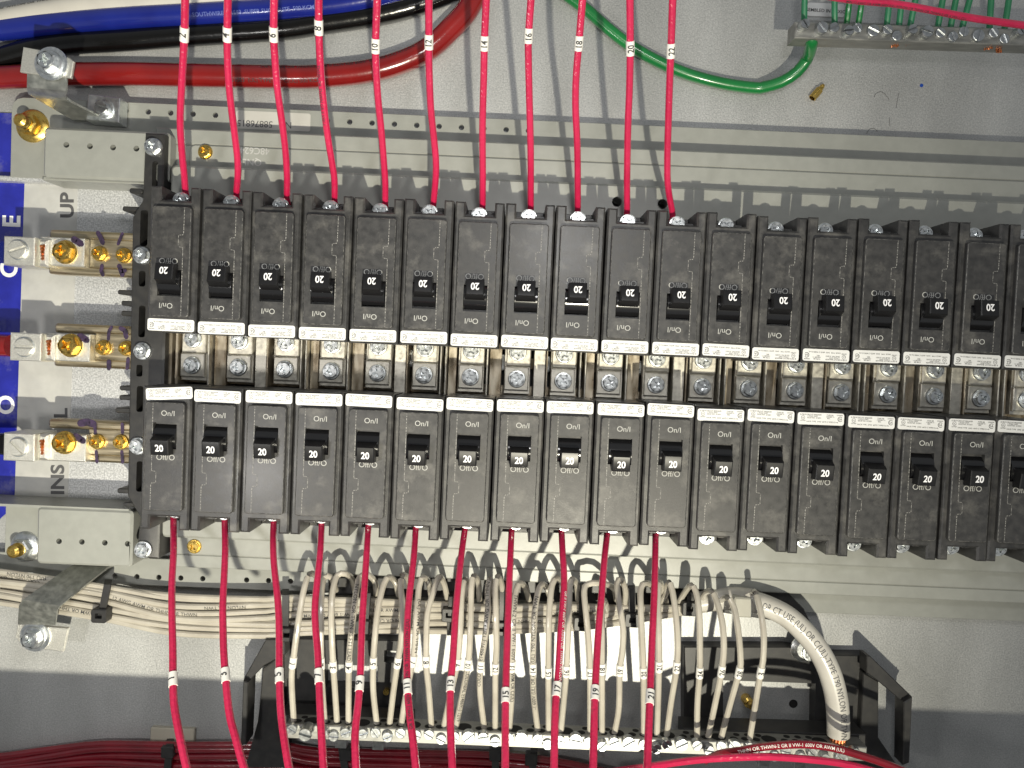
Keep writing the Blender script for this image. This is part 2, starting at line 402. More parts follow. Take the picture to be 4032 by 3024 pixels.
# ------------------------------------------------------------------ grey mounting pan with its steps
PZA, PZB, PZC = -2.1, -1.62, -1.28
yA0 = Qy('2', 0, 858, PZA); yA1 = Qy('2', 0, 1040, PZB); yB = Qy('2', 0, 1165, PZB); yC = Qy('2', 0, 1330, PZC)
pan = thing('mounting_pan', 'long grey painted stepped pan running the full width behind the breakers', 'metal pan')
holes = []
def topholes(): 
    out = []
    x = -8.79
    while x < .3:
        if not (-6.5 < x < -4.6): out.append(circ(x, 5.085 + (-.0055*(x+8.8)), .062, 14))
        x += .4965
    return out
def strip(name, y0, y1, z, holes=(), x0=-7.2, x1=19, c=.025, th=.35, pts=None):
    b = MB(); b.plate(pts or [(x0, y0), (x1, y0), (x1, y1), (x0, y1)], z-th, z, holes=holes, c=c)
    return b.build(name, PAINT, pan)
xl = Qx('1', 90, 900, PZA); ylo = Qy('1', 90, 1400, PZA)
A_out = [(xl, ylo), (-10.0, ylo), (-10.0, 4.3), (19, 4.3), (19, yA0)] + [(xl+.25*math.cos(math.radians(a))+.25, yA0+.02+.25*math.sin(math.radians(a))-.25) for a in (90, 120, 150, 180)]
b = MB(); b.plate(A_out, PZA-.06, PZA, holes=topholes(), c=.012); b.build('perforated_flange', PAINT, pan)
strip('step', yB, yA1, PZB, x0=-7.9, c=.03)
strip('step', yC-.1, yB-.002, PZB-.02, x0=-7.6)
strip('step', yC, yB, PZB+.03, pts=rrect(-7.15, 19, yC-.1, yB, .14), c=.03)
# raised centre tray with two round holes by the breakers' tops
h1 = Q('7', 863, 190, PZC); h2 = Q('7', 1225, 207, PZC)
b = MB(); b.plate(rrect(-7.4, 19, 2.3, yC, .12), -1.9, PZC, holes=[circ(h1.x, h1.y, .105), circ(h2.x, h2.y, .105)], c=.05); b.build('tray', PAINT, pan)
b = MB(); b.plate(rrect(-7.4, 19, Qy('b', 0, 1370, PZC), -3.0, .12), -1.9, PZC, c=.05); b.build('tray', PAINT, pan)
yb0 = Qy('b', 0, 1370, PZC); yb1 = Qy('b', 90, 1500, PZB); yb2 = Qy('b', 90, 1605, PZB); yb3 = Qy('h', 1400, 445, PZA)
strip('step', yb1, yb0+.15, PZB+.03, x0=-7.3)
strip('step', yb2, yb1, PZB, x0=-7.3)
bh = []
x = -8.763
while x < -4.6: bh.append(circ(x, -5.335+.0135*(x+8.76), .062, 14)); x += .4965
b = MB(); b.plate([(-11.6, -5.52), (19, -5.46), (19, -4.9), (-11.6, -4.9)], PZA-.06, PZA, holes=bh, c=.01); b.build('perforated_flange', PAINT, pan)
# dark floor under the bus
b = MB(); b.box(-8.0, 19, -3.4, 2.7, BZ+.01, -2.2); b.build('tray_floor', BASE, pan)
# line-end raised plates (above and below the lugs)
def endplate(x0, x1, y0, y1, hk, corner):
    b = MB(); b.plate(rrect(x0, x1, y0, y1, .09), -1.9, -1.32, holes=[circ(p.x, p.y, .062, 14) for p in hk], c=.05)
    return b.build('end_plate', PAINT, pan)
pu = [Q('1', x, y, -1.32) for x, y in ((525, 1147), (712, 1158), (895, 1168), (1080, 1177))]
endplate(Qx('1', 340, 1200, -1.32), -7.45, Qy('1', 500, 1405, -1.32), yA1-.18, pu, 1)
pl = [Q('a', x, y, -1.32) for x, y in ((467, 1370), (648, 1375), (830, 1382), (1010, 1390))]
endplate(Qx('a', 288, 1300, -1.32), Qx('a', 1010, 1300, -1.32)+.1, Qy('a', 700, 1565, -1.32), Qy('a', 700, 1115, -1.32), pl, 0)
# folded lips below / above the plates, and the lower end flange
b = MB(); b.box(Qx('1', 345, 1420, -1.6), -8.0, Qy('1', 345, 1450, -1.9), Qy('1', 345, 1390, -1.5), BZ+.02, -1.50, c=.06); b.build('folded_lip', PAINT, pan)
b = MB(); b.box(-11.6, -8.1, Qy('a', 500, 1105, -1.4), Qy('a', 500, 1020, -2.4), BZ+.02, -1.36, c=.04); b.build('folded_lip', PAINT, pan)
b = MB(); b.plate([(Qx('a', 40, 1300, PZA), -4.905), (-8, -4.905), (-8, -3.7), (Qx('a', 40, 1300, PZA), -3.7)], PZA-.06, PZA, c=.01); b.build('end_flange', PAINT, pan)
# silvery lip over the label, upper edge
b = MB(); b.box(-11.9, -8.0, Qy('1', 300, 1445, -2.2), Qy('1', 300, 1405, -2.2), BZ+.02, -2.15, c=.02); b.build('bright_lip', GALV_D, pan)
# pressed lettering on the step
b = MB()
q = Q('1', 2000, 1195, PZB+.032); put_text(b, '48C6244', q.x, q.y, PZB+.036, .20, PI, .01)
q = Q('1', 1970, 1280, PZB+.032); put_text(b, 'QNLG', q.x, q.y, PZB+.036, .20, PI, .01)
tag(b.build('pressed_lettering', LWHITE, pan, smooth=0), kind='stuff')
def hexs(par, loc, me=HEXZ, rot=None, name='screw'):
    return inst(name, me, loc, random.uniform(0, 1.5) if rot is None else rot, par)
q = Q('1', 1627, 1205, PZB+.03); s_ = hexs(None, q, HEXB, .3, 'yellow_screw'); s_.scale = (.95, .95, .6); tag(s_, 'yellow brass hex screw in the grey step above the second breaker', 'screw')
q = Q('a', 1540, 1410, PZB+.03); s_ = hexs(None, q, HEXB, .8, 'yellow_screw'); s_.scale = (.95, .95, .6); tag(s_, 'yellow brass hex screw in the grey step between red wires 1 and 3', 'screw')

# ------------------------------------------------------------------ bright bed and the label under the lugs
b = MB(); b.box(-11.9, -7.9, -3.8, 3.62, BZ-.02, BZ+.05, c=.01)
bed = b.build('bright_bed_plate', GALV_D, smooth=0); tag(bed, 'speckled bright galvanised plate under the three lugs', 'metal plate')
lab = thing('instruction_label', 'shiny blue and white warning label lying under the three lugs', 'label')
xb = Qx('5', 185, 500, BZ+.06); xw = Qx('5', 610, 300, BZ+.06); xw2 = Qx('a', 540, 900, BZ+.06)
b = MB(); b.plate([(-12.6, -5.2), (Qx('a', 118, 900, BZ+.06), -3.9), (xb, 3.6), (xb, 5.0), (-11.75, 5.0), (-12.6, 5.0)], BZ+.05, BZ+.06); b.build('blue_band', LBLUE, lab, smooth=0)
b = MB(); b.plate([(Qx('a', 118, 900, BZ+.06), -3.8), (xw2, -3.8), (xw, 3.6), (xb, 3.6)], BZ+.05, BZ+.06); b.build('white_band', LWHITE, lab, smooth=0)
b = MB()
for body, k, x, y, cap, rt in (('E', '5', 90, 342, 130, PI/2), ('C', '5', 70, 725, 125, PI/2), ('O', 'a', 45, 290, 125, PI/2)):
    q = Q(k, x, y, BZ+.064); put_text(b, body, q.x, q.y, BZ+.064, cap/2.011/167/.70, rt, .03)
b.build('white_lettering', WHITE, lab, smooth=0)
b = MB()
for body, k, x, y, cap in (('UP', '5', 530, 215, 82), ('L', 'a', 480, 352, 82), ('INS', 'a', 455, 880, 82)):
    q = Q(k, x, y, BZ+.064); put_text(b, body, q.x, q.y, BZ+.064, cap/2.011/167/.58, PI/2 + .03, .03, 1.12)
tag(b.build('black_lettering', INKG, lab, smooth=0), kind='stuff')

# ------------------------------------------------------------------ black bus support column
col = thing('busbar_support', 'tall black moulded column with screws and fins left of the first breakers', 'bus support')
xl_, xr_ = -8.07, -7.50
out = [(xl_+.02, -3.3), (xl_+.30, -3.75), (xl_+.24, -4.62), (xl_+.72, -4.62), (xl_+.72, -3.2), (xr_+.15, -3.2), (xr_+.15, 2.6), (xr_+.02, 3.0), (xr_+.02, 4.36), (xl_+.19, 4.36), (xl_+.17, 2.95), (xl_-.03, 2.6)]
slots = [rrect(xl_+.14, xl_+.30, 2.0, 2.75, .05), rrect(xl_+.14, xl_+.28, 1.15, 1.48, .05), rrect(xl_+.16, xl_+.30, .08, .75, .05), rrect(xl_+.14, xl_+.27, -.75, -.5, .04), rrect(xl_+.16, xl_+.30, -1.5, -.95, .05), rrect(xl_+.2, xl_+.34, -3.2, -2.55, .05), rrect(xl_+.36, xl_+.48, 3.15, 3.78, .05)]
b = MB(); b.plate(out, BZ+.01, -1.12, holes=slots, c=.03); b.build('column', BASE, col)
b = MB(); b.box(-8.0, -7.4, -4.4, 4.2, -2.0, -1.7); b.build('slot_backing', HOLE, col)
def fin(k, x0, x1, y, hh, wedge=0):
    p0 = Q(k, x0, y, -1.35); p1 = Q(k, x1, y, -1.35); w_ = hh/2.011/180/2
    b = MB(); b.plate(rrect(p0.x, max(p1.x, -8.0), p0.y-w_, p0.y+w_, min(w_*.8, .05)), -2.35, -1.32, c=.02)
    b.build('fin', BASE, col)
for k, x0, y, hh in (('5', 1028, 102, 38), ('5', 973, 245, 38), ('5', 935, 905, 36), ('5', 963, 992, 38), ('5', 962, 1072, 40), ('a', 950, 155, 38), ('a', 947, 230, 38), ('a', 917, 330, 42), ('a', 932, 968, 40), ('a', 980, 1075, 35)): fin(k, x0, 1060, y, hh)
for k, x, y in (('1', 1215, 1165), ('5', 1125, 615), ('5', 1130, 1372), ('a', 1095, 615), ('a', 1137, 1435)):
    q = Q(k, x, y, -1.1); hexs(col, (q.x, q.y, -1.12))

# ------------------------------------------------------------------ three line-side bus bars with lugs
_ik = 0.
def ink(mb, k, pts, z, wd):
    for (x0, y0), (x1, y1) in zip(pts, pts[1:]):
        a = Q(k, x0, y0, z); c_ = Q(k, x1, y1, z); d = (c_-a).normalized(); n_ = Vector((-d.y, d.x, 0))*wd
        global _ik; _ik = (_ik + .0007) % .006
        for e_ in (a, c_): mb.add([(p[0], p[1], z+_ik+.0003) for p in circ(e_.x, e_.y, wd*random.uniform(.7, 1.05), 10)], [tuple(range(10))])
        mb.add([tuple(a-n_), tuple(c_-n_), tuple(c_+n_), tuple(a+n_)], [(0, 1, 2, 3)])
def busbar(label, llab, k, y0, y1, x0, lx0, lx1, lx2, ly0, ly1, scr, hexes, big, inkp, redcu=True, sx=.0):
    zt = -1.42
    t = thing('bus_bar', label, 'bus bar', group='tin plated line bus bars')
    a = Q(k, x0, y0, zt); c_ = Q(k, 1100, y1, zt)
    b = MB(); m_ = (a.y+c_.y)/2
    b.plate(rrect(a.x, -8.0, a.y-.20, a.y, .06), -1.75, zt, c=.05)
    b.plate(rrect(a.x, -8.0, c_.y, c_.y+.20, .06), -1.75, zt, c=.05)
    b.plate([(a.x+.9, c_.y+.17), (-8.0, c_.y+.17), (-8.0, a.y-.17), (a.x+.9, a.y-.17)], -1.8, zt+.02, c=.02)
    b.build('bar', BARM, t)
    for x, y in hexes: q = Q(k, x, y, zt+.12); hexs(t, (q.x, q.y, zt+.02), HEXB)
    im = MB()
    for pts, wd in inkp: ink(im, k, pts, zt+.024, wd)
    im.build('ink_mark', PURPLE, t, smooth=0)
    g = thing('wire_lug', llab, 'lug', group='aluminium line lugs')
    z1 = -.95
    A = Q(k, lx0, ly0, z1); B = Q(k, lx1, ly1, z1)
    b = MB(); b.plate([(A.x, B.y), (B.x, B.y), (B.x, A.y), (A.x, A.y)], -1.75, z1, c=.02, holes=[])
    C1 = Q(k, lx2, ly0+20, z1-.25); D1 = Q(k, lx2, ly1+5, z1-.25)
    b.plate([(B.x-.05, D1.y), (C1.x, D1.y), (C1.x, C1.y), (B.x-.05, C1.y)], -1.45, z1-.25, c=.02)
    b.plate([(B.x, B.y+.02), (B.x+.2, B.y+.02), (B.x+.2, A.y-.02), (B.x, A.y-.02)], -1.45, z1-.12, c=.05)
    b.build('lug_body', LUGM, g)
    q = Q(k, *scr, z1); inst('set_screw', SLOTLUG, (q.x, q.y, z1+.005), sx, g)
    b = MB(); b.cyl(q.x, q.y, z1-.3, z1+.012, .215, 24); b.build('screw_collar', ZINC, g)
    q = Q(k, *big, z1-.15); hexs(g, (q.x, q.y, z1-.25), HEXBIG)
    b = MB(); 
    for j in range(5): b.tube([Vector((B.x+.06+.012*j, (A.y+B.y)/2+.13-.065*j, z1-.12)), Vector((B.x+.14-.01*j, (A.y+B.y)/2+.14-.065*j, z1-.10))], .035, 7)
    b.build('copper_strand', COPPER, g)
    im = MB(); ink(im, k, [(lx2-80, ly0+28), (lx2-50, ly0+48), (lx2-22, ly0+66)], z1-.246, .07); im.build('ink_mark', PURPLE, g, smooth=0)
busbar('topmost of the three tin plated bus bars left of the breakers', 'topmost aluminium lug with slotted set screw, over the letter E of the blue label', '5', 408, 790, 385, 30, 270, 668, 460, 700, (148, 570), ((775, 597), (967, 612)), (500, 585),
       [([(775, 435), (795, 470), (815, 520)], .05), ([(970, 440), (935, 525)], .035), ([(808, 695), (800, 740), (815, 770)], .04), ([(945, 700), (970, 770)], .05), ([(955, 740), (990, 735)], .04)], sx=.35)
busbar('middle one of the three tin plated bus bars left of the breakers', 'middle aluminium lug with slotted set screw, fed by a red cable', '5', 1150, 1520, 428, 80, 320, 712, 1222, 1455, (197, 1340), ((805, 1345), (987, 1350)), (543, 1327),
       [([(885, 1180), (862, 1215), (858, 1280)], .035), ([(955, 1190), (990, 1210), (1000, 1265)], .05), ([(862, 1455), (862, 1510)], .05), ([(1015, 1430), (1008, 1510)], .04)], sx=0)
busbar('lowest of the three tin plated bus bars left of the breakers', 'lowest aluminium lug with slotted set screw, fed by a black cable', 'a', 400, 760, 378, 28, 268, 680, 510, 740, (148, 622), ((757, 585), (945, 587)), (495, 592),
       [([(640, 435), (690, 425), (735, 440)], .08), ([(750, 425), (755, 520)], .035), ([(762, 660), (768, 745)], .035), ([(968, 440), (970, 515)], .035), ([(965, 660), (970, 745)], .035)], sx=-.75)
# cable stubs feeding the lugs at the frame's edge
for lbl, k, y, m_ in (('short red cable end entering the middle lug', '5', 1330, CRED), ('short black cable end entering the lowest lug at the frame edge', 'a', 600, CBLACK), ('short blue cable end entering the topmost lug at the frame edge', '5', 590, CBLUE)):
    p1 = Q(k, 90 if '5' == k and y > 1000 else 40, y, -1.3); b = MB(); b.tube(spline([p1 + Vector((-3, 0, -.3)), p1 + Vector((-1.4, 0, -.1)), p1], .3), .235, 20)
    tag(b.build('cable_end', m_), lbl, 'cable')

# ------------------------------------------------------------------ branch connectors between the two rows
CONX = [-6.88 + i*1.0005 for i in range(19)]
def connector(kind):
    b = MB(); b.box(-.275, .285, -.80, .50, -1.75, -1.53, c=.01); bar_ = b.mesh('strap', TIN, 30)
    b = MB(); b.plate([(-.265, -.72), (.255, -.72), (.255, -.215), (-.265, -.215)], -1.55, -1.44, c=.018); p1 = b.mesh('terminal_pad', TIN, 30)
    b = MB(); b.plate([(-.245, -.195), (.275, -.195), (.275, .36), (-.245, .36)], -1.55, -1.46, c=.018); p2 = b.mesh('terminal_pad', TIN, 30)
    def st(x0, x1, z): return MB().plate([(x0, -.95), (x1, -.95), (x1, .6), (x0, .6)], -2.2, z, c=.01)
    sd = {0: ((.335, .37, -1.40, 0), (.40, .66, -1.62, 1)), 1: ((.36, .60, -1.42, 0), (.62, .65, -1.36, 1)), 2: ((.34, .37, -1.36, 0), (.45, .48, -1.34, 0), (.50, .68, -1.60, 1))}[kind]
    f1 = [st(a, b_, z).mesh('side_strip', BRONZE if k_ else TIN, 30) for a, b_, z, k_ in sd]
    return bar_, p1, p2, f1
CK = [connector(k) for k in range(3)]
ORD = ['first', 'second', 'third', 'fourth', 'fifth', 'sixth', 'seventh', 'eighth', 'ninth', 'tenth', 'eleventh', 'twelfth', 'thirteenth', 'fourteenth', 'fifteenth', 'sixteenth', 'seventeenth', 'eighteenth', 'nineteenth']
yoff = [.0018*i for i in range(19)]
for i in range(19):
    k = (0, 1, 2)[i % 3]
    t = thing('bus_connector', f'{ORD[i]} pair of hex-screwed plated terminals from the left, between the two breaker rows', 'bus connector', (CONX[i], .0+yoff[i], 0), 0, 'plated terminals between the breaker rows')
    for nm, me in zip(('strap', 'terminal_pad', 'terminal_pad', 'side_strip', 'side_strip', 'side_strip'), list(CK[k][:3]) + CK[k][3]):
        o = inst(nm, me, (random.uniform(-.012, .012) if nm == 'terminal_pad' else 0, 0, 0), 0, t)
        if i > 4 and nm == 'terminal_pad': pass
    hexs(t, (0, -.47, -1.44)); hexs(t, (0.0, .095, -1.46))
    if k in (1, 2):
        o = hexs(t, (-.38, -.13, -1.9), name='deep_screw')
b = MB(); b.plate([(-7.45, -.95), (-7.3, -.95), (-7.3, .6), (-7.45, .6)], -2.2, -1.35, c=.03)
b.plate([(-7.24, -.95), (-7.18, -.95), (-7.18, .6), (-7.24, .6)], -2.2, -1.40, c=.01)
tag(b.build('end_strip', BRONZE), 'upright plated strips beside the first terminal pair, next to the black column', 'bus strip')
for nm, yy, lb in (('main_bus', .45, 'upper'), ('main_bus', -.13, 'middle'), ('main_bus', -.75, 'lower')):
    b = MB(); b.box(-7.7, 18, yy-.12, yy+.12, -2.2, -2.02, c=.01); tag(b.build(nm, BRONZE), f'{lb} long deep bus strip running behind the terminal pairs', 'bus bar')

# ------------------------------------------------------------------ circuit breakers
def breaker_proto():
    t = thing('circuit_breaker', 'x', 'circuit breaker')
    b = MB()
    # housing outline with the two legs at the outer end (outer end = -y)
    o_ = [(-.49, -.04), (-.49, -2.91), (-.305, -2.91), (-.305, -2.64), (.275, -2.64), (.275, -2.91), (.475, -2.91), (.475, -.04)]
    b.plate(o_, -1.50, -.11, c=.035)
    # slightly narrower skirt line beside the cover
    b.plate([(-.30, -2.60), (.27, -2.60), (.27, -2.89), (-.30, -2.89)], -1.5, -.88, c=.01)
    b.plate([(-.31, -2.6), (-.10, -2.6), (-.10, -2.73), (-.31, -2.73)], -1.4, -.42, c=.01)
    b.plate([(.14, -2.6), (.28, -2.6), (.28, -2.71), (.14, -2.71)], -1.4, -.38, c=.01)
    b.build('housing', BLACK, t)
    b = MB()
    win = [(-.225, -1.27), (.24, -1.27), (.24, -.75), (-.225, -.75)]
    b.plate(rrect(-.385, .385, -2.505, -.345, .06), -.16, 0, holes=[win], c=.018)
    b.build('front_cover', BLACK, t)
    # moulding seam
    b = MB(); sp = [(-.238, -.36), (-.238, -1.70), (-.222, -1.715), (-.165, -1.72), (-.147, -1.74), (-.147, -1.93), (-.165, -1.95), (-.225, -1.955), (-.245, -1.975), (-.248, -2.49)]
    for (x0, y0), (x1, y1) in zip(sp, sp[1:]):
        d = Vector((x1-x0, y1-y0)).normalized()*.0065
        b.add([(x0+d.y, y0-d.x, .0015), (x1+d.y, y1-d.x, .0015), (x1-d.y, y1+d.x, .0015), (x0-d.y, y0+d.x, .0015)], [(0, 1, 2, 3)])
    b.build('moulding_seam', SEAM, t, smooth=0)
    # worn rim of the cover, its gloss highlight painted in as pale tone
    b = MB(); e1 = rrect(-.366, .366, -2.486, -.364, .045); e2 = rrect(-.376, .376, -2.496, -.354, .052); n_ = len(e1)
    b.add([(x, y, .0012) for x, y in e1] + [(x*1.0, y, -.006) for x, y in e2], [(i, (i+1) % n_, n_+(i+1) % n_, n_+i) for i in range(n_)]); b.build('worn_edge_highlight', SEAMD, t)
    # rocker: curved barrel in the window with the nub standing on it
    b = MB(); prof = [(-.76, -.16), (-.80, -.09), (-.87, -.02), (-.95, .035), (-1.02, .055), (-1.10, .06), (-1.20, .03), (-1.262, -.04), (-1.262, -.16)]
    n_ = len(prof); x0, x1 = -.215, .232
    b.add([(x0, y, z) for y, z in prof] + [(x1, y, z) for y, z in prof], [(i, i+1, n_+i+1, n_+i) for i in range(n_-1)] + [tuple(range(n_)), tuple(range(2*n_-1, n_-1, -1))])
    tg = b.build('toggle', GLOSS, t)
    b = MB(); nx0, nx1 = -.165, .185
    lo = [(nx0-.02, -.975, .05), (nx1+.02, -.975, .05), (nx1, -1.37, .01), (nx0, -1.37, .01)]
    hi = [(nx0, -1.055, .255), (nx1, -1.055, .255), (nx1, -1.365, .215), (nx0, -1.365, .215)]
    c_ = .018; hi2 = [(nx0+c_, -1.055-c_, .268), (nx1-c_, -1.055-c_, .268), (nx1-c_, -1.365+c_, .228), (nx0+c_, -1.365+c_, .228)]
    b.add(lo+hi+hi2, [(i, (i+1) % 4, 4+(i+1) % 4, 4+i) for i in range(4)] + [(4+i, 4+(i+1) % 4, 8+(i+1) % 4, 8+i) for i in range(4)] + [(8, 9, 10, 11)])
    nub = b.build('nub', NUBM, tg)
    b = MB(); vs, fs = textmesh('20', .022)
    put_text(b, '20', .01, -1.225, 0, .185, 0, .022, .88); b.v = [(x, y, .2695 - .04*(-(y+1.073))/.274 + .002) for x, y, z in b.v]
    b.build('rating_number', WHITE, tg, smooth=0)
    b = MB(); put_text(b, 'On/I', .06, -.56, .003, .150, 0, -.002); b.build('on_marking', INKW, t, smooth=0)
    b = MB(); put_text(b, 'Off/O', .035, -1.435, .003, .155, 0, -.002); b.build('off_marking', INKW, t, smooth=0)
    # white approval sticker with its print
    b = MB(); b.plate(rrect(-.462, .462, -.305, -.065, .045), -.102, -.092); st = b.build('approval_sticker', STICK, t)
    b = MB()
    for body, x, y, s_ in (('E-7819', -.355, -.105, .036), ('CIRCUIT BREAKER', -.14, -.105, .033), ('1 POLE UNIT', -.165, -.137, .033), ('ISSUE NO. 612051', -.135, -.168, .033), ('TYPE BR', .18, -.108, .034), ('120/240 V~', .19, -.140, .033), ('40C', .155, -.172, .033), ('LR43606', .375, -.103, .030),
                           ('LISTED', -.355, -.225, .030), ('HACR TYPE', -.19, -.240, .032), ('SWD', -.03, -.242, .032), ('60/75 C WIRE', .135, -.243, .032), ('CU-AL', .30, -.245, .032)):
        put_text(b, body, x, y, -.0905, s_*1.12, 0, .014)
    b.plate(circ(-.355, -.165, .040, 16), -.0915, -.0902, holes=[circ(-.355, -.165, .034, 16)]); put_text(b, 'UL', -.355, -.165, -.0903, .042, 0, .008)
    ring = [( .385+.052*math.cos(a), -.180+.052*math.sin(a)) for a in [math.radians(45+27*i) for i in range(11)]] + [(.385+.042*math.cos(a), -.180+.042*math.sin(a)) for a in [math.radians(45+27*i) for i in range(10, -1, -1)]]
    b.plate(ring, -.0915, -.0902); put_text(b, 'SA', .388, -.180, -.0903, .065, 0, .006)
    b.build('approval_print', INKB, st, smooth=0)
    # terminal clamp and screw deep between the legs
    b = MB(); b.plate([(-.16, -2.60), (.16, -2.60), (.16, -2.70), (-.16, -2.70)], -.78, -.60, c=.01); b.build('terminal_clamp', ZINC, t)
    inst('terminal_screw', TSCREW, (.02, -2.70, -.48), .5, t)
    return t
b = MB(); b.lathe([(.135, 0), (.135, .05), (.12, .085), (.08, .10)], 20); cc_ = cross(.07, .022)
TSCREW = hex_screw(R=.175, h=.13, m=ZINC)
proto = breaker_proto()
UPX = [669, 875, 1079, 1279, 1485, 1680, 1875, 2074, 2262, 2463, 2658, 2848, 3045, 3242, 3445, 3635, 3842, 4040]
UPY = [1279, 1290, 1302, 1312, 1323, 1329, 1340, 1347, 1355, 1366, 1374, 1379, 1395, 1399, 1403, 1410, 1419, 1425]
LOX = [659, 863, None, None, 1465, 1665, 1858, None, 2249, 2447, 2646, 2837, 3026, 3229, 3427, 3622, 3821, 4016]
first = True
def place(x, y, rot, label, group, tilt=0):
    global first
    o = proto if first else copy_tree(proto); first = False
    o.location = (x*S, y*S, random.uniform(-.012, .012)*S); o.rotation_euler = (0, 0, rot); o['label'] = label; o['group'] = group
    for ch in o.children:
        if ch.name.startswith('toggle'):
            a_ = math.radians(random.uniform(-3.5, 3.5)); ch.rotation_euler = (a_, 0, 0); ch.location = (random.uniform(-.006, .006)*S, -1.05*S*(1-math.cos(a_)), 1.05*S*math.sin(a_))
        if ch.name.startswith('approval_sticker'):
            ch.rotation_euler = (0, 0, math.radians(random.uniform(-.9, .9))); ch.location = (random.uniform(-.012, .006)*S, random.uniform(-.012, .012)*S, 0)
        if ch.name.startswith('terminal_screw'): ch.rotation_euler = (0, 0, random.uniform(0, 3))
    return o
UY = [.347, .337, .325, .316, .305, .318, .306, .314, .315, .304, .307, .315, .286, .305, .325, .335, .338, .338]
LY = [-1.029, -1.026, -1.012, -1.008, -1.002, -1.013, -.983, -.965, -.942, -.949, -.923, -.964, -.942, -.96, -.977, -.969, -.955, -.95]
LXs = [-6.80, -5.775, -4.77, -3.736, -2.74, -1.727, -.756, .24, 1.217, 2.217, 3.226, 4.191, 5.148, 6.173, 7.175, 8.161, 9.169, 10.15]
UXs = [-6.796, -5.759, -4.732, -3.725, -2.688, -1.706, -.724, .278, 1.226, 2.239, 3.222, 4.179, 5.174, 6.166, 7.189, 8.147, 9.192, 10.19]
# keep neighbours from overlapping: blend the measured spots with the even one-inch pitch
for i in range(18):
    ev = -6.80 + i*1.0
    UXs[i] = ev + max(-.012, min(.012, (UXs[i]-ev)*.25)) ; LXs[i] = ev + max(-.012, min(.012, (LXs[i]-ev)*.25)) + .0
for i in range(18):
    wl_ = f'{ORD[i]} wired breaker of the upper row, red wire {2*i+2} in its end' if i < 11 else f'{ORD[i-11]} unwired breaker of the upper row, right of red wire 22'
    place(UXs[i]+.02, UY[i]-.01-.18, PI+random.uniform(-.003, .003), wl_, 'breakers of the upper row')
    wl_ = f'{ORD[i]} wired breaker of the lower row, red wire {2*i+1} in its end' if i < 11 else f'{ORD[i-11]} unwired breaker of the lower row, right of red wire 21'
    pl_ = place(LXs[i]-.0, LY[i]+.19, random.uniform(-.003, .003), wl_, 'breakers of the lower row')
    for ch in pl_.children:
        if i == 0 and ch.name.startswith('approval_sticker'): ch.rotation_euler = (0, 0, math.radians(4.5)); ch.location = (.02*S, .01*S, 0)
        if ch.name.startswith('terminal_screw'): ch.location = (.02*S, -2.60*S, -.60*S) if i < 11 else (-.05*S, -2.71*S, -.52*S)

# ------------------------------------------------------------------ thin red circuit wires with number tags
def wire_obj(name, path, r, m, label, cat, group=None, n=10):
    b = MB(); b.tube(path, r, n); return tag(b.build(name, m), label, cat, group)
def number_tag(par, path, at, num, r, ln=.25, size=.185, sign=-1, tm=TAG):
    s0 = arc_at(path, at); b = MB(); n_ = 6
    fine = [path_at(path, s0-ln/2+ln*i/n_) for i in range(n_+1)]
    b.tube(fine, r*1.10+.006, 12); tg = b.build('number_tag', tm, par)
    b = MB(); text_on_path(b, path, r*1.10+.006, num, s0, size*(1 if len(num) < 2 else .88), sign, 0, .02, .86); b.build('number', INKB, tg, smooth=0)
def path_at(path, s):
    L = 0
    for i in range(1, len(path)):
        d = (path[i]-path[i-1]).length
        if L + d >= s: return path[i-1].lerp(path[i], (s-L)/max(d, 1e-9))
        L += d
    return path[-1]
WU = {2: ('1', [(1467, -60), (1460, 270), (1440, 650), (1427, 950), (1440, 1200), (1460, 1400), (1470, 1530)], 270),
      4: ('1', [(1805, -60), (1800, 270), (1803, 500), (1820, 750), (1850, 1000), (1880, 1250), (1882, 1400), (1872, 1550)], 265),
      6: ('2', [(160, -60), (155, 270), (165, 450), (185, 700), (220, 950), (250, 1200), (262, 1400), (262, 1570)], 270),
      8: ('2', [(513, -60), (513, 215), (525, 500), (545, 750), (580, 1050), (620, 1300), (637, 1420), (640, 1600)], 215),
      10: ('2', [(978, -60), (965, 270), (963, 450), (980, 750), (1010, 1050), (1030, 1300), (1040, 1450), (1040, 1620)], 340),
      12: ('2', [(1385, -60), (1385, 330), (1387, 550), (1400, 850), (1420, 1050), (1440, 1250), (1440, 1400), (1420, 1630)], 340),
      14: ('2', [(1842, -60), (1825, 340), (1820, 600), (1810, 1000), (1812, 1400), (1810, 1655)], 340),
      16: ('3', [(187, -60), (163, 280), (162, 450), (170, 800), (180, 1200), (180, 1660)], 320),
      18: ('3', [(595, -60), (562, 340), (540, 600), (535, 850), (550, 1200), (552, 1680)], 340),
      20: ('3', [(965, -60), (968, 380), (962, 700), (950, 1000), (943, 1400), (942, 1690)], 375),
      22: ('3', [(1306, -60), (1290, 400), (1275, 800), (1262, 1300), (1270, 1500), (1303, 1700)], 405)}
RW = .066
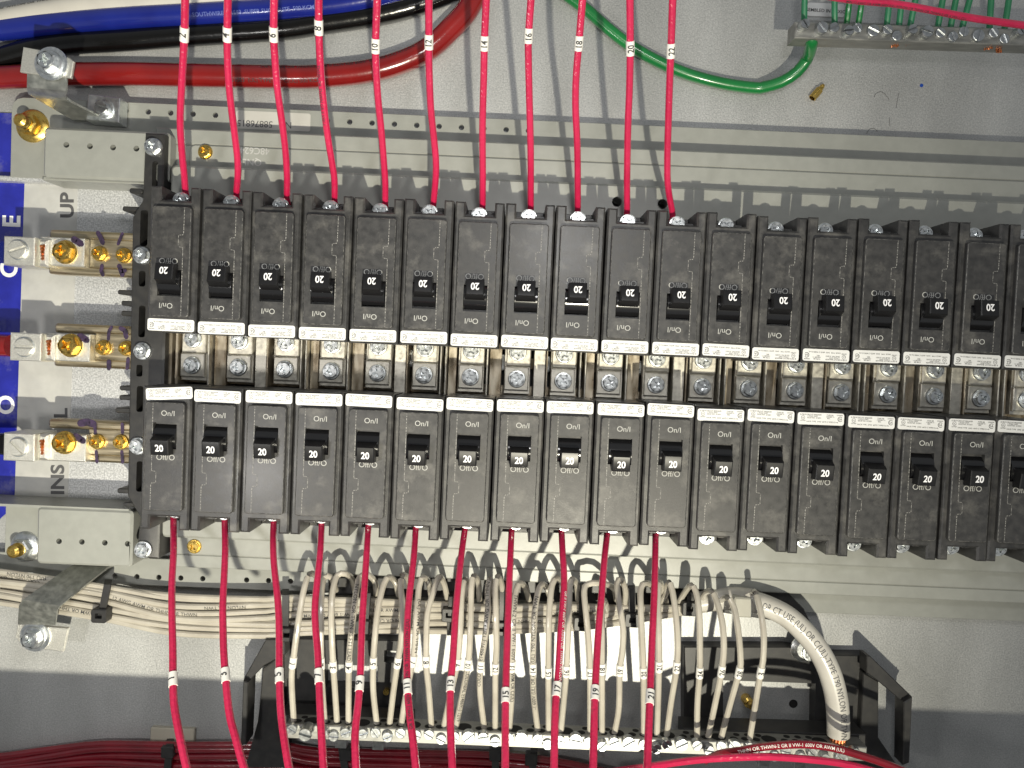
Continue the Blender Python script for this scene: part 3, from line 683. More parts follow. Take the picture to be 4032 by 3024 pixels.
for num, (k, pts, ty) in WU.items():
    y1 = pts[-1][1]; P3 = []
    for x, y in pts:
        f_ = max(0, (y1-y)/y1); z = -.72 + 2.55*f_**.8; P3.append(Q(k, x, y, z))
    e_ = P3[-1]; P3.append(e_ + Vector((0, -.18, -.10))); path = spline(P3, .14)
    o = wire_obj('circuit_wire', path, RW, RED, f'{ORD[num//2-1]} red wire from the left rising off the upper row, tagged {num}', 'wire', 'red wires of the upper row')
    f_ = (y1-ty)/y1; zt = -.72+2.55*f_**.8
    tp = [p for p in pts if 1]; xs = None
    for (xa, ya), (xb_, yb_) in zip(pts, pts[1:]):
        if ya <= ty <= yb_: xs = xa+(xb_-xa)*(ty-ya)/(yb_-ya)
    number_tag(o, path, Q(k, xs, ty, zt), str(num), RW)
    if num in (8,):
        b = MB(); s0 = arc_at(path, Q(k, 540, 700, 1.0)); text_on_path(b, path, RW, 'THHN OR THWN GR II VW-1', s0, .085, 1, -.35, .006); b.build('jacket_print', INKB, o, smooth=0)
WL = {1: ([('a', 1375, 1180), ('a', 1375, 1440), ('e', 1362, 180), ('e', 1362, 450), ('e', 1368, 700), ('e', 1370, 960), ('e', 1378, 1150), ('e', 1412, 1350), ('e', 1465, 1600), ('e', 1500, 1740)], ('e', 1370, 970)),
      3: ([('a', 1780, 1190), ('a', 1783, 1450), ('e', 1780, 60), ('e', 1765, 350), ('e', 1766, 550), ('e', 1775, 800), ('e', 1786, 950), ('e', 1812, 1200), ('e', 1860, 1400), ('e', 1915, 1600), ('e', 1960, 1740)], ('e', 1786, 940)),
      5: ([('b', 157, 1205), ('b', 152, 1400), ('f', 160, 60), ('f', 190, 350), ('f', 200, 600), ('f', 201, 930), ('f', 212, 1200), ('f', 235, 1400), ('f', 270, 1620), ('f', 295, 1740)], ('f', 201, 945)),
      7: ([('b', 537, 1205), ('b', 525, 1450), ('f', 513, 60), ('f', 485, 350), ('f', 488, 550), ('f', 505, 750), ('f', 515, 900), ('f', 525, 1200), ('f', 535, 1400), ('f', 555, 1740)], ('f', 515, 905)),
      9: ([('b', 908, 1220), ('b', 893, 1450), ('f', 880, 30), ('f', 857, 500), ('f', 843, 900), ('f', 825, 1150), ('f', 800, 1400), ('f', 812, 1740)], ('f', 841, 948)),
      11: ([('b', 1284, 1235), ('b', 1265, 1500), ('f', 1243, 40), ('f', 1225, 350), ('f', 1212, 600), ('f', 1213, 950), ('f', 1230, 1200), ('f', 1260, 1450), ('f', 1290, 1740)], ('f', 1216, 985)),
      13: ([('b', 1672, 1260), ('b', 1640, 1500), ('f', 1628, 30), ('f', 1600, 400), ('f', 1575, 800), ('f', 1557, 1000), ('f', 1555, 1300), ('f', 1575, 1740)], ('f', 1557, 1020)),
      15: ([('b', 2040, 1270), ('b', 2030, 1500), ('f', 2020, 60), ('f', 2010, 500), ('f', 1995, 1000), ('f', 1990, 1300), ('f', 1990, 1740)], ('f', 1994, 1060)),
      17: ([('c', 423, 1270), ('c', 432, 1450), ('g', 448, 60), ('g', 445, 200), ('g', 420, 550), ('g', 400, 900), ('g', 375, 1200), ('g', 362, 1740)], ('g', 392, 1030)),
      19: ([('c', 787, 1290), ('c', 765, 1500), ('g', 763, 40), ('g', 742, 280), ('g', 715, 600), ('g', 692, 1000), ('g', 680, 1400), ('g', 672, 1740)], ('g', 690, 1055)),
      21: ([('c', 1169, 1290), ('c', 1166, 1500), ('g', 1164, 40), ('g', 1158, 300), ('g', 1140, 700), ('g', 1124, 1100), ('g', 1112, 1400), ('g', 1098, 1740)], ('g', 1124, 1085))}
def gy(k, y): return _O[k][1] + y/2.011
for num, (pts, tp) in WL.items():
    y0 = gy(*pts[0][::2]); y1 = gy(*pts[-1][::2]); zf = lambda y: -.72 + 3.75*((y-y0)/(y1-y0))**.8
    keep = [pts[0]]
    for p_ in pts[1:]:
        if p_ is pts[-1] or gy(p_[0], p_[2]) - gy(keep[-1][0], keep[-1][2]) > 75: keep.append(p_)
    pts = keep
    P3 = [Q(k, x, y, zf(max(gy(k, y), y0))) for k, x, y in pts]
    P3 = [P3[0] + Vector((0, .2, -.1))] + P3; path = spline(P3, .14)
    o = wire_obj('circuit_wire', path, RW, RED, f'{ORD[num//2]} red wire from the left hanging off the lower row, tagged {num}', 'wire', 'red wires of the lower row')
    number_tag(o, path, Q(*tp, zf(gy(tp[0], tp[2]))), str(num), RW)
    if num in (11, 17):
        b = MB(); s0 = arc_at(path, Q(pts[2][0], pts[2][1], pts[2][2], .5)) + .3
        text_on_path(b, path, RW, 'GR II VW-1 600V OR THHN OR THWN NYLON C(UL)', s0 + .9, .085, -1 if num == 11 else 1, .45 if num == 17 else -.3, .006); b.build('jacket_print', INKB if num == 11 else TAG, o, smooth=0)

# ------------------------------------------------------------------ big cables, upper part
def cable(name, pts, z, r, m, label, z2=None, n=22, cat='cable'):
    N = len(pts); P3 = [Q(k, x, y, z if z2 is None else z + (z2-z)*i/(N-1)) for i, (k, x, y) in enumerate(pts)]
    path = spline(P3, .18); return wire_obj(name, path, r, m, label, cat, n=n), path
o, p_ = cable('power_cable', [('1', -250, 240), ('1', 0, 232), ('1', 300, 200), ('1', 1000, 142), ('1', 1600, 110), ('1', 2212, 75), ('2', 300, 66), ('2', 650, 35), ('2', 1000, -30), ('2', 1500, -190)], -2.15, .245, CBLUE, 'thick glossy blue cable crossing the top left, above the black one')
b = MB(); text_on_path(b, p_, .245, 'SOUTHWIRE E51583  SUPER SLICK ELITE  500 KCMIL', arc_at(p_, Q('1', 2000, 110, -2)), .12, 1, -.45, .004); b.build('jacket_print', mat('pale blue ink', (.10, .14, .42), .5), o, smooth=0)
o, p_ = cable('power_cable', [('1', -250, 530), ('1', 0, 465), ('1', 250, 395), ('1', 550, 345), ('1', 1000, 318), ('1', 1500, 280), ('1', 2212, 232), ('2', 500, 190), ('2', 900, 130), ('2', 1200, 65), ('2', 1450, -20), ('2', 1750, -160)], -2.3, .235, CBLACK, 'thick glossy black cable between the blue and the red one at the top left')
o, p_ = cable('power_cable', [('1', -250, 625), ('1', 0, 615), ('1', 500, 590), ('1', 1000, 585), ('1', 1500, 595), ('1', 2212, 608), ('2', 500, 605), ('2', 900, 565), ('2', 1200, 480), ('2', 1400, 375), ('2', 1560, 225), ('2', 1690, 80), ('2', 1790, -120)], -2.2, .25, CRED, 'thick red cable sweeping up from the left to the top centre')
b = MB(); text_on_path(b, p_, .25, 'OR THHN OR THWN-2  GR II SUN RES 600V  CT USE (UL) NYLON', arc_at(p_, Q('2', 700, 590, -2)), .12, 1, .55, .006)
text_on_path(b, p_, .25, 'E51583  (UL) TYPE OR  C(UL) 500 KCMIL', arc_at(p_, Q('2', 200, 590, -2)), .12, 1, -.7, .006); tag(b.build('jacket_print', INKB, o, smooth=0), kind='stuff')
o, p_ = cable('power_cable', [('1', -250, 215), ('1', 0, 175), ('1', 300, 118), ('1', 700, 55), ('1', 1100, 20), ('1', 1700, -20), ('1', 2200, -60)], -2.18, .27, CWHITE, 'thick pale grey cable behind the blue one in the top left corner')
b = MB(); text_on_path(b, p_, .27, 'Black Plack Elite  NYLON OR THHN', arc_at(p_, Q('1', 250, 110, -2.7)), .12, 1, .75, .006); tag(b.build('jacket_print', INKB, o, smooth=0), kind='stuff')
P3 = [Q('3', 300, -160, -2.25), Q('3', 505, -10, -2.25), Q('3', 640, 90, -2.25), Q('3', 780, 215, -2.26), Q('3', 960, 355, -2.28), Q('3', 1180, 482, -2.3), Q('3', 1420, 585, -2.3), Q('3', 1700, 660, -2.3), Q('3', 1950, 695, -2.3), Q('4', 150, 690, -2.26), Q('4', 290, 650, -2.1), Q('4', 415, 570, -1.95), Q('4', 495, 465, -1.8), Q('4', 525, 370, -1.35), Q('4', 530, 320, -1.15), Q('4', 530, 290, -1.12)]
path = spline(P3, .14); wire_obj('ground_cable', path, .128, GREEN, 'green ground cable curving down and up into the left end of the ground bar', 'cable', n=18)

# ------------------------------------------------------------------ ground bar, top right
gb = thing('ground_bar', 'aluminium ground bar full of slotted screws at the top right', 'terminal bar')
zf = -.95; a = Q('4', 400, 170, zf); c_ = Q('4', 400, 300, zf)
slope = (Qy('4', 2212, 228, zf) - a.y)/(Qx('4', 2212, 228, zf)-a.x)
def gyat(x, off): return off + slope*(x-a.x)
b = MB(); X2 = 13.2; b.plate([(a.x, c_.y), (X2, c_.y+slope*(X2-a.x)), (X2, a.y+slope*(X2-a.x)), (a.x, a.y)], zf-.42, zf, c=.02)
b.build('bar', ALU, gb)
for x, y, big in ((455, 215, 0), (597, 237, 1), (700, 228, 0), (800, 268, 0), (880, 232, 0), (1010, 250, 1), (1120, 245, 0), (1200, 288, 0), (1310, 250, 0), (1425, 268, 1), (1545, 265, 0), (1635, 300, 0), (1730, 255, 0), (1840, 288, 1), (1965, 265, 0), (2050, 312, 0), (2150, 268, 0)):
    q = Q('4', x, y, zf); o = inst('bar_screw', SLOTBIG if big else SLOTZ, (q.x, q.y, zf), random.uniform(0, 3), gb)
    hh = random.choice((.5, .9, 1.4, 1.9)) if not big else random.choice((.6, 1.2)); o.scale = (.85, .85, hh)
b = MB()
for x, y, sz in ((450, 318, .05), (545, 322, .05), (780, 322, .04), (862, 332, .05), (1190, 352, .07), (1290, 350, .035), (1520, 352, .035), (1620, 357, .03), (1925, 378, .05), (2020, 392, .08)):
    q = Q('4', x, y, zf-.2)
    for j in range(5):
        a_ = Vector((q.x+random.uniform(-.06, .06), q.y+.02, q.z+random.uniform(-.05, .05))); b.tube([a_, a_ + Vector((random.uniform(-.02, .02), -.02-sz*.7, random.uniform(-.02, .02)))], .018, 6)
tag(b.build('copper_strand', COPPER, gb), kind='stuff')
for i, (x0, x1, y1, bright) in enumerate(((475, 470, 180, 0), (712, 712, 185, 0), (832, 808, 185, 1), (930, 900, 190, 1), (1148, 1125, 200, 0), (1245, 1222, 205, 0), (1352, 1310, 205, 0), (1568, 1530, 215, 0), (1672, 1630, 218, 0), (1782, 1722, 220, 0), (1952, 1938, 230, 0), (2092, 2058, 232, 0))):
    path = spline([Q('4', x0+(x0-x1)*.8+random.uniform(-6, 6), -160, -.9), Q('4', x0, 0, -1.05), Q('4', (x0+x1)/2, y1*.5, -1.1), Q('4', x1, y1, -1.2), Q('4', x1, y1+22, -1.2)], .14)
    wire_obj('ground_wire', path, .062, GREEN if bright else DGREEN, f'{ORD[i]} thin {"bright" if bright else "dull"} green wire from the left entering the ground bar from above', 'wire', 'thin green ground wires')
path = spline([Q('4', 500, -60, .6), Q('4', 850, 0, .7), Q('4', 1200, 32, .75), Q('4', 1500, 85, .8), Q('4', 1800, 142, .85), Q('4', 2212, 200, .9), Q('4', 2600, 250, .9)], .15)
o = wire_obj('loose_wire', path, .066, RED, 'thin red wire slanting across the green wires at the top right', 'wire')
b = MB(); text_on_path(b, path, .066, 'MIN 12 AWG OR AWM 600V (UL) NYLON OR THHN OR THWN-2 GR II VW-1 CU', arc_at(path, Q('4', 1300, 50, .7)), .06, 1, -1.15, .01); b.build('jacket_print', INKB, o, smooth=0)
st = thing('maker_sticker', 'white sticker with black capitals behind the thin green wires', 'sticker')
a = Q('4', 495, 122, BZ+.1); c_ = Q('4', 795, 30, BZ+.1); b = MB(); b.plate(rrect(a.x, c_.x, a.y, c_.y, .05), BZ+.07, BZ+.09); b.build('paper', STICK, st)
b = MB(); put_text(b, 'ASSEMBLED IN MEXICO', (a.x+c_.x)/2-.02, (a.y+c_.y)/2-.02, BZ+.093, .105, -.02, .012, .98); b.build('lettering', INKB, st, smooth=0)
b = MB(); a = Q('4', 470, 150, BZ); c_ = Q('4', 1500, -200, BZ); b.box(a.x, 13, a.y-.05, c_.y, BZ, BZ+.06, c=.01); tag(b.build('bar_bracket', GALV), 'flat metal bracket under the ground bar carrying the white sticker', 'bracket')
st = thing('serial_sticker', 'pale sticker with an upside-down serial number on the perforated grey flange', 'sticker')
a = Q('1', 1865, 1015, PZA); c_ = Q('2', 445, 1050, PZA); d_ = Q('2', 445, 900, PZA)
b = MB(); b.plate(rrect(a.x, c_.x, c_.y+.02, d_.y, .05), PZA, PZA+.008); b.build('paper', mat('grey white sticker', (.50, .49, .46), .4), st)
b = MB(); q = Q('2', 90, 985, PZA); put_text(b, 'No.  58876815', q.x-.02, q.y, PZA+.010, .20, PI, .002); b.build('lettering', INKG, st, smooth=0)
# loose brass screw lying on the back plate
t = thing('loose_screw', 'small brass stud lying on the back plate under the green cable', 'screw', tuple(Q('4', 580, 725, BZ+.09)))
M = Matrix.Rotation(math.radians(52), 4, 'Z') @ Matrix.Rotation(PI/2, 4, 'Y')
b = MB(); b.lathe([(.07, -.20), (.085, -.19), (.085, .05), (.06, .07), (.06, .10), (.05, .12)], 18, M); b.build('shank', BRASS, t)
b = MB(); b.lathe([(.045, .10), (.055, .15), (.03, .20)], 14, M); b.build('tip', BRASS, t)

# ------------------------------------------------------------------ brackets and nuts at the left edge
def strip_bracket(name, label, pairs, m, th=.05, k='1'):
    t = thing(name, label, 'bracket'); b = MB(); b.ribbon([(Q(k, *p[0]), Q(k, *p[1])) for p in pairs], th); b.build('strap', m, t); return t
def plan(k, pts, z, th, m, name, par, c=.015):
    b = MB(); b.plate([(Q(k, x, y, z).x, Q(k, x, y, z).y) for x, y in pts], z-th, z, c=c); return b.build(name, m, par)
t = strip_bracket('strap_bracket', 'bent zinc strap bracket over the red and black cables, top left',
   [((215, 575, -.55), (528, 612, -.55)), ((212, 690, -.6), (526, 720, -.6)), ((222, 745, -.75), (518, 775, -.75)), ((262, 770, -1.0), (560, 812, -1.0)), ((600, 965, -1.95), (870, 968, -1.95))], STRAPZ)
plan('1', [(182, 370), (345, 400), (545, 455), (582, 485), (560, 618), (530, 612), (400, 600), (155, 568)], -.5, .07, LUGM, 'head_plate', t)
q = Q('1', 400, 500, -.45); b = MB(); b.cyl(q.x, q.y, -.5, -.46, .33, 28); b.build('washer', ZINC, t)
q = Q('1', 385, 492, -.4); hexs(t, (q.x, q.y, -.46), HEXZBIG, .2)
t = thing('cable_clip', 'small dark zinc clip with a slotted screw on the upper perforated flange', 'clip')
plan('1', [(698, 742), (950, 775), (938, 970), (680, 950)], -1.7, .35, ZINC, 'clip_body', t)
q = Q('1', 805, 850, -1.6); b = MB(); b.cyl(q.x, q.y, -1.7, -1.66, .21, 24); b.build('washer', ZINC, t); inst('screw', SLOTBIG, (q.x, q.y, -1.66), -.25, t)
t = strip_bracket('strap_bracket', 'bent zinc strap bracket lying over the cream wire bundle, bottom left',
   [((640, 20, -2.0), (960, 20, -2.0)), ((540, 70, -1.75), (845, 72, -1.75)), ((182, 325, -1.0), (470, 375, -1.0)), ((150, 370, -1.05), (450, 420, -1.05)), ((140, 520, -1.35), (438, 528, -1.35))], STRAPZ, k='e')
plan('e', [(140, 520), (540, 552), (500, 740), (335, 718), (150, 660), (120, 625)], -1.5, .07, LUGM, 'foot_plate', t)
q = Q('e', 262, 628, -1.4); b = MB(); b.cyl(q.x, q.y, -1.5, -1.46, .33, 28); b.build('washer', ZINC, t)
q = Q('e', 258, 630, -1.36); hexs(t, (q.x-.03, q.y-.02, -1.46), HEXZBIG, .5)
def stud_nut(label, k, x, y, m, wr):
    q = Q(k, x, y, PZA+.1); t = thing('stud_nut', label, 'nut', (q.x, q.y, PZA))
    b = MB(); b.lathe([(wr, 0), (wr, .03), (wr*.75, .10), (wr*.62, .11)], 30); b.build('washer', m, t)
    b = MB(); b.plate([(.23*math.cos(PI/3*i), .23*math.sin(PI/3*i)) for i in range(6)], .08, .30, c=.03); b.build('nut', m, t)
    b = MB(); b.lathe([(.16, .28), (.16, .32), (.13, .36), (.15, .40), (.13, .44), (.14, .47), (.08, .52)], 20); b.build('stud', BRASS, t)
stud_nut('brass nut and dished washer on the grey flange, top left', '1', 240, 990, BRASS, .36)
stud_nut('bright zinc nut and washer on the grey flange, bottom left', 'a', 185, 1420, ZINC, .34)

# ------------------------------------------------------------------ neutral bar and its black stand-offs
nb = thing('neutral_bar', 'long aluminium neutral bar with slotted screws under the cream wires', 'terminal bar')
zf = -.72; L0 = Q('f', 255, 1312, zf); L1 = Q('f', 255, 1425, zf); R0 = Q('h', 972, 1497, zf)
sl = (R0.y-L0.y)/(R0.x-L0.x); hgt = L0.y-L1.y
b = MB(); b.plate([(L0.x, L0.y-hgt), (R0.x, R0.y-hgt), (R0.x, R0.y), (L0.x, L0.y)], zf-.46, zf, c=.02); b.build('bar', ALU, nb)
sm = [('f', 297, 1358), ('f', 545, 1378), ('f', 628, 1412), ('f', 722, 1385), ('f', 860, 1392), ('f', 960, 1385), ('f', 1055, 1418), ('f', 1160, 1388), ('f', 1283, 1402), ('f', 1385, 1400), ('f', 1482, 1438), ('f', 1585, 1415), ('f', 1815, 1420), ('f', 1910, 1455), ('f', 2020, 1430), ('g', 237, 1435), ('g', 315, 1478), ('g', 410, 1445), ('g', 640, 1460), ('g', 747, 1492), ('g', 842, 1458), ('g', 1078, 1478), ('g', 1178, 1512), ('g', 1262, 1478), ('g', 1500, 1485), ('g', 1595, 1525), ('g', 1692, 1492), ('g', 1915, 1500), ('h', 130, 1525), ('h', 240, 1570), ('h', 330, 1530), ('h', 450, 1580), ('h', 540, 1545), ('h', 640, 1590), ('h', 880, 1545)]
bg_ = [('f', 402, 1400), ('f', 1697, 1420), ('f', 2118, 1430), ('g', 537, 1442), ('g', 957, 1465), ('g', 1378, 1478), ('g', 1798, 1495), ('h', 770, 1590)]
for k, x, y in sm:
    h_ = random.choice((.6, .8, 1.0, 1.5)); q = Q(k, x, y, zf+.1*h_); o = inst('bar_screw', SLOTZ, (q.x, q.y, zf), random.uniform(-.9, .9), nb); o.scale = (.92, .92, h_)
for k, x, y in bg_:
    h_ = 2.6 if x == 402 else 1.0; q = Q(k, x, y, zf+.12*h_); o = inst('bar_screw', SLOTBIG, (q.x, q.y, zf), random.uniform(-.9, .9), nb); o.scale = (.95, .95, h_)
b = MB()
def tophole(x, r, z):
    y = L0.y+sl*(x-L0.x)+.003; M = Matrix.Translation((x, y, z)) @ Matrix.Rotation(-PI/2, 4, 'X'); b.lathe([(r*1.0, -.001), (r*.98, 0)], 16, M)
xx = L0.x+.2; i = 0
while xx < R0.x-.9:
    if i % 4 == 1: tophole(xx+.05, .16, zf-.2); xx += .14
    else:
        tophole(xx, .085, zf-.16); tophole(xx+.1, .07, zf-.34)
    xx += .235; i += 1
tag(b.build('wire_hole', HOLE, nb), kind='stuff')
b = MB()
for k, x, y in (('f', 690, 1465), ('f', 985, 1480), ('g', 1235, 1545), ('g', 725, 1535), ('h', 150, 1610), ('h', 430, 1625)):
    q = Q(k, x, y, zf-.35); b.box(q.x-.12, q.x+.12, q.y-.08, q.y+.1, zf-.45, zf-.3, c=.01)
tag(b.build('bar_clip', ZINC, nb), kind='stuff')
def standoff(label, k, plates, arms):
    t = thing('bar_standoff', label, 'bracket', group='black stand-offs of the neutral bar')
    for kk, pts, z, th, hl in plates:
        b = MB(); b.plate([(Q(kk, x, y, z).x, Q(kk, x, y, z).y) for x, y in pts], z-th, z, c=.02, holes=[[(Q(k2, x, y, z).x, Q(k2, x, y, z).y) for k2, x, y in h] for h in hl]); b.build('frame', BASE, t)
    for kk, pts, z, th in arms:
        b = MB(); b.plate([(Q(kk, x, y, z).x, Q(kk, x, y, z).y) for x, y in pts], z-th, z, c=.02); b.build('arm', BASE, t)
    return t
standoff('left black plastic stand-off holding the neutral bar', 'f',
   [('f', [(90, 630), (1215, 650), (1215, 1330), (40, 1300)], -2.1, 1.0, [[('f', 560, 835), ('f', 985, 855), ('f', 980, 1030), ('f', 560, 1015)], [('f', 1030, 725), ('f', 1150, 735), ('f', 1150, 830), ('f', 1030, 820)]])],
   [('e', [(2105, 640), (2260, 640), (2260, 760), (2090, 850), (1960, 985), (1925, 970), (1935, 940)], -1.5, .35), ('e', [(1925, 970), (1965, 985), (1945, 1480), (1905, 1480)], -1.3, .5), ('e', [(2080, 870), (2230, 760), (2260, 1659), (1955, 1659), (1945, 1640), (2040, 1290), (2070, 1000)], -1.9, .8),
    ('f', [(200, 1240), (1250, 1290), (1250, 1420), (200, 1400)], -1.2, .6)])
standoff('right black plastic stand-off holding the neutral bar beside the thick white cable', 'h',
   [('h', [(-480, 700), (340, 700), (720, 765), (975, 770), (960, 1450), (-480, 1400)], -2.1, 1.0, [[('h', -170, 965), ('h', 562, 990), ('h', 555, 1395), ('h', -170, 1370)]])],
   [('h', [(965, 768), (995, 772), (1330, 1098), (1300, 1150), (1262, 1148), (1060, 975), (965, 905)], -1.6, .35), ('h', [(1262, 1140), (1330, 1100), (1305, 1620), (1255, 1640)], -1.45, .4), ('h', [(940, 905), (1062, 975), (1060, 1420), (1210, 1640), (1230, 1700), (900, 1700)], -1.9, .8),
    ('h', [(-480, 1350), (960, 1395), (960, 1500), (-480, 1450)], -1.22, .6),
    ('g', [(-1420, 150), (-430, 155), (0, 172), (1900, 242), (2205, 258), (2345, 400), (2420, 560), (2150, 500), (1500, 400), (0, 330), (-1420, 290)], -1.97, .3)])  # last entry: long black strip filling the dark band behind the loops
for kk, x, y, lb in (('f', 1057, 1030, 'tiny brass screw behind cream wires 5 and 6'), ('h', 35, 1145, 'tiny brass screw behind the last cream wire, right of wire 28')):
    q = Q(kk, x, y, BZ+.25); t = thing('small_screw', lb, 'screw', tuple(q)); b = MB(); b.lathe([(.12, -.3), (.12, .0), (.07, .03), (.07, .2)], 16); b.build('shank', BRASS, t)
q = Q('h', 440, 685, -2.3); t = thing('mount_bolt', 'zinc bolt and washer half hidden behind the thick white cable', 'bolt', (q.x, q.y, -2.1))
b = MB(); b.lathe([(.30, 0), (.30, .04), (.2, .12), (.19, .13)], 26); b.build('washer', ZINC, t); inst('bolt_head', HEXZ, (0.1, -.05, .12), .2, t)
q = Q('h', 385, 1150, BZ); b = MB(); b.cyl(q.x, q.y, BZ, BZ+.006, .10, 18); b.build('drilled_hole', HOLE, back)
q = Q('f', 718, 998, BZ); b = MB(); b.cyl(q.x, q.y, BZ, BZ+.006, .10, 18); b.build('drilled_hole', HOLE, back)

# ------------------------------------------------------------------ cream neutral wires looping out of the bundle into the bar
NW = {
 '1': ('f', [(540, 260), (500, 150), (440, 125), (395, 250), (352, 500), (315, 780), (298, 960), (315, 1285)], 830),
 '2': ('f', [(650, 250), (610, 150), (560, 150), (535, 260), (530, 500), (532, 830), (545, 1080), (560, 1290)], 830),
 '3a': ('f', [(800, 260), (775, 160), (720, 120), (660, 135), (625, 250), (613, 420), (618, 650), (628, 850), (642, 1050), (657, 1295)], 835),
 '4': ('f', [(965, 290), (960, 190), (900, 130), (840, 145), (815, 230), (790, 420), (765, 650), (752, 850), (748, 1300)], 850),
 '5': ('f', [(1145, 290), (1120, 190), (1070, 148), (1030, 200), (985, 380), (960, 600), (945, 820), (945, 1050), (970, 1290)], 820),
 '6': ('f', [(1240, 280), (1220, 160), (1175, 135), (1162, 230), (1178, 400), (1165, 650), (1138, 820), (1105, 1050), (1075, 1305)], 808),
 '7': ('f', [(1405, 310), (1385, 195), (1340, 148), (1308, 220), (1288, 450), (1272, 700), (1250, 850), (1200, 1100), (1168, 1310)], 812),
 '8': ('f', [(1535, 330), (1505, 200), (1465, 148), (1420, 270), (1375, 430), (1365, 650), (1365, 850), (1385, 1050), (1405, 1325)], 830),
 '9': ('f', [(1665, 330), (1690, 220), (1668, 168), (1645, 280), (1632, 600), (1610, 830), (1560, 1060), (1505, 1325)], 815),
 '10': ('f', [(1785, 330), (1775, 190), (1740, 140), (1722, 230), (1712, 600), (1695, 835), (1650, 1080), (1600, 1325)], 835),
 '11': ('f', [(1830, 370), (1880, 250), (1870, 165), (1852, 240), (1852, 400), (1830, 620), (1795, 850), (1790, 1050), (1822, 1335)], 855),
 '12': ('f', [(1970, 330), (1960, 200), (1930, 145), (1912, 230), (1917, 450), (1920, 700), (1912, 865), (1910, 1340)], 865),
 '13': ('f', [(2180, 340), (2150, 235), (2110, 195), (2075, 255), (2055, 450), (2050, 700), (2042, 850), (2040, 1100), (2022, 1345)], 850),
 '14': ('g', [(345, 340), (310, 240), (270, 205), (235, 280), (210, 450), (200, 700), (198, 870), (205, 1100), (235, 1355)], 870),
 '15': ('g', [(460, 320), (430, 190), (385, 155), (350, 210), (330, 380), (322, 600), (320, 900), (322, 1355)], 900),
 '16': ('g', [(555, 330), (545, 210), (510, 165), (490, 230), (480, 500), (462, 890), (440, 1150), (420, 1360)], 900),
 '17': ('g', [(860, 330), (830, 230), (720, 195), (630, 205), (603, 260), (620, 450), (642, 700), (650, 900), (650, 1370)], 890),
 '18': ('g', [(790, 420), (760, 330), (742, 420), (745, 600), (745, 870), (745, 1375)], 865),
 '19': ('g', [(925, 400), (930, 250), (895, 165), (865, 200), (880, 350), (912, 560), (905, 740), (885, 880), (878, 1180), (845, 1375)], 880),
 '20': ('g', [(1185, 370), (1150, 235), (1090, 195), (1052, 240), (1052, 400), (1065, 700), (1073, 900), (1075, 1385)], 880),
 '21': ('g', [(1255, 360), (1225, 240), (1200, 190), (1188, 300), (1195, 600), (1195, 900), (1180, 1395)], 865),
 '22': ('g', [(1205, 365), (1250, 280), (1275, 190), (1300, 250), (1330, 450), (1345, 700), (1330, 900), (1290, 1150), (1258, 1395)], 865),
 '24': ('g', [(1345, 360), (1400, 270), (1450, 212), (1490, 270), (1515, 450), (1520, 700), (1518, 900), (1500, 1150), (1497, 1405)], 885),
 '26': ('g', [(1530, 350), (1560, 275), (1610, 258), (1650, 330), (1695, 500), (1710, 700), (1692, 890), (1640, 1150), (1585, 1415)], 880),
 '28': ('g', [(1670, 345), (1735, 308), (1785, 375), (1820, 550), (1842, 790), (1830, 900), (1760, 1150), (1690, 1415)], 882),
 '3': ('g', [(1890, 360), (1930, 280), (1960, 275), (2000, 420), (2025, 600), (2020, 800), (2000, 900), (1960, 1150), (1915, 1425)], 890)}
RN = .0645
NORD = ORD + ['twentieth', 'twenty-first', 'twenty-second', 'twenty-third', 'twenty-fourth', 'twenty-fifth', 'twenty-sixth']; nk = -1
for num, (k, pts, ty) in NW.items():
    nk += 1; n_ = len(pts); top = min(range(n_), key=lambda i: pts[i][1]); P3 = []
    for i, (x, y) in enumerate(pts):
        if i < top: z = -1.75 + .85*i/max(top, 1)
        else:
            u_ = (y-pts[top][1])/(pts[-1][1]-pts[top][1]); z = -.90 + .55*math.sin(PI*min(1, u_*1.0)**.8)
        P3.append(Q(k, x, y, z))
    P3.append(P3[-1] + Vector((0, -.12, 0))); path = spline(P3, .10)
    nm = '3' if num == '3a' else num
    lb = {'3a': 'cream wire tagged 3 looping into the bar between red wires 7 and 9', '3': 'last cream wire, tagged 3, beside the thick white cable', '2': 'cream wire hidden behind the red wire tagged 7'}.get(num, f'{NORD[nk]} cream wire from the left looping into the neutral bar, tagged {num}')
    o = wire_obj('neutral_wire', path, RN, NEUT, lb, 'wire', 'cream neutral wires into the bar')
    u_ = (ty-pts[top][1])/(pts[-1][1]-pts[top][1]); xs = pts[-1][0]
    for (xa, ya), (xb_, yb_) in zip(pts[top:], pts[top+1:]):
        if ya <= ty <= yb_: xs = xa+(xb_-xa)*(ty-ya)/(yb_-ya)
    number_tag(o, path, Q(k, xs, ty, -.90 + .55*math.sin(PI*min(1, u_)**.8)), nm, RN, .24, .18)
    pr = {'4': ('NYLON OR TWN 75 FT1 LEAD', 1, .1, 480), '11': ('COLONIAL E148691-J 12/19 AWG OR THHN', -1, .1, 600), '13': ('THWN-2 GR II VW-1 600V OR AWM OR C(UL)', 1, .1, 700), '14': ('-1 600V (UL) OR AWM (UL) T90 NYLON OR TWN', -1, -.1, 750), '10': ('COLONIAL E148691-J 12/19', 1, .2, 1100), '7': ('(UL) AWM OR THHN', 1, .7, 500)}.get(num)
    if pr:
        b = MB(); text_on_path(b, path, RN, pr[0], arc_at(path, Q(k, xs, pr[3], -.5)), .112, pr[1], pr[2], .008); b.build('jacket_print', INKB, o, smooth=0)

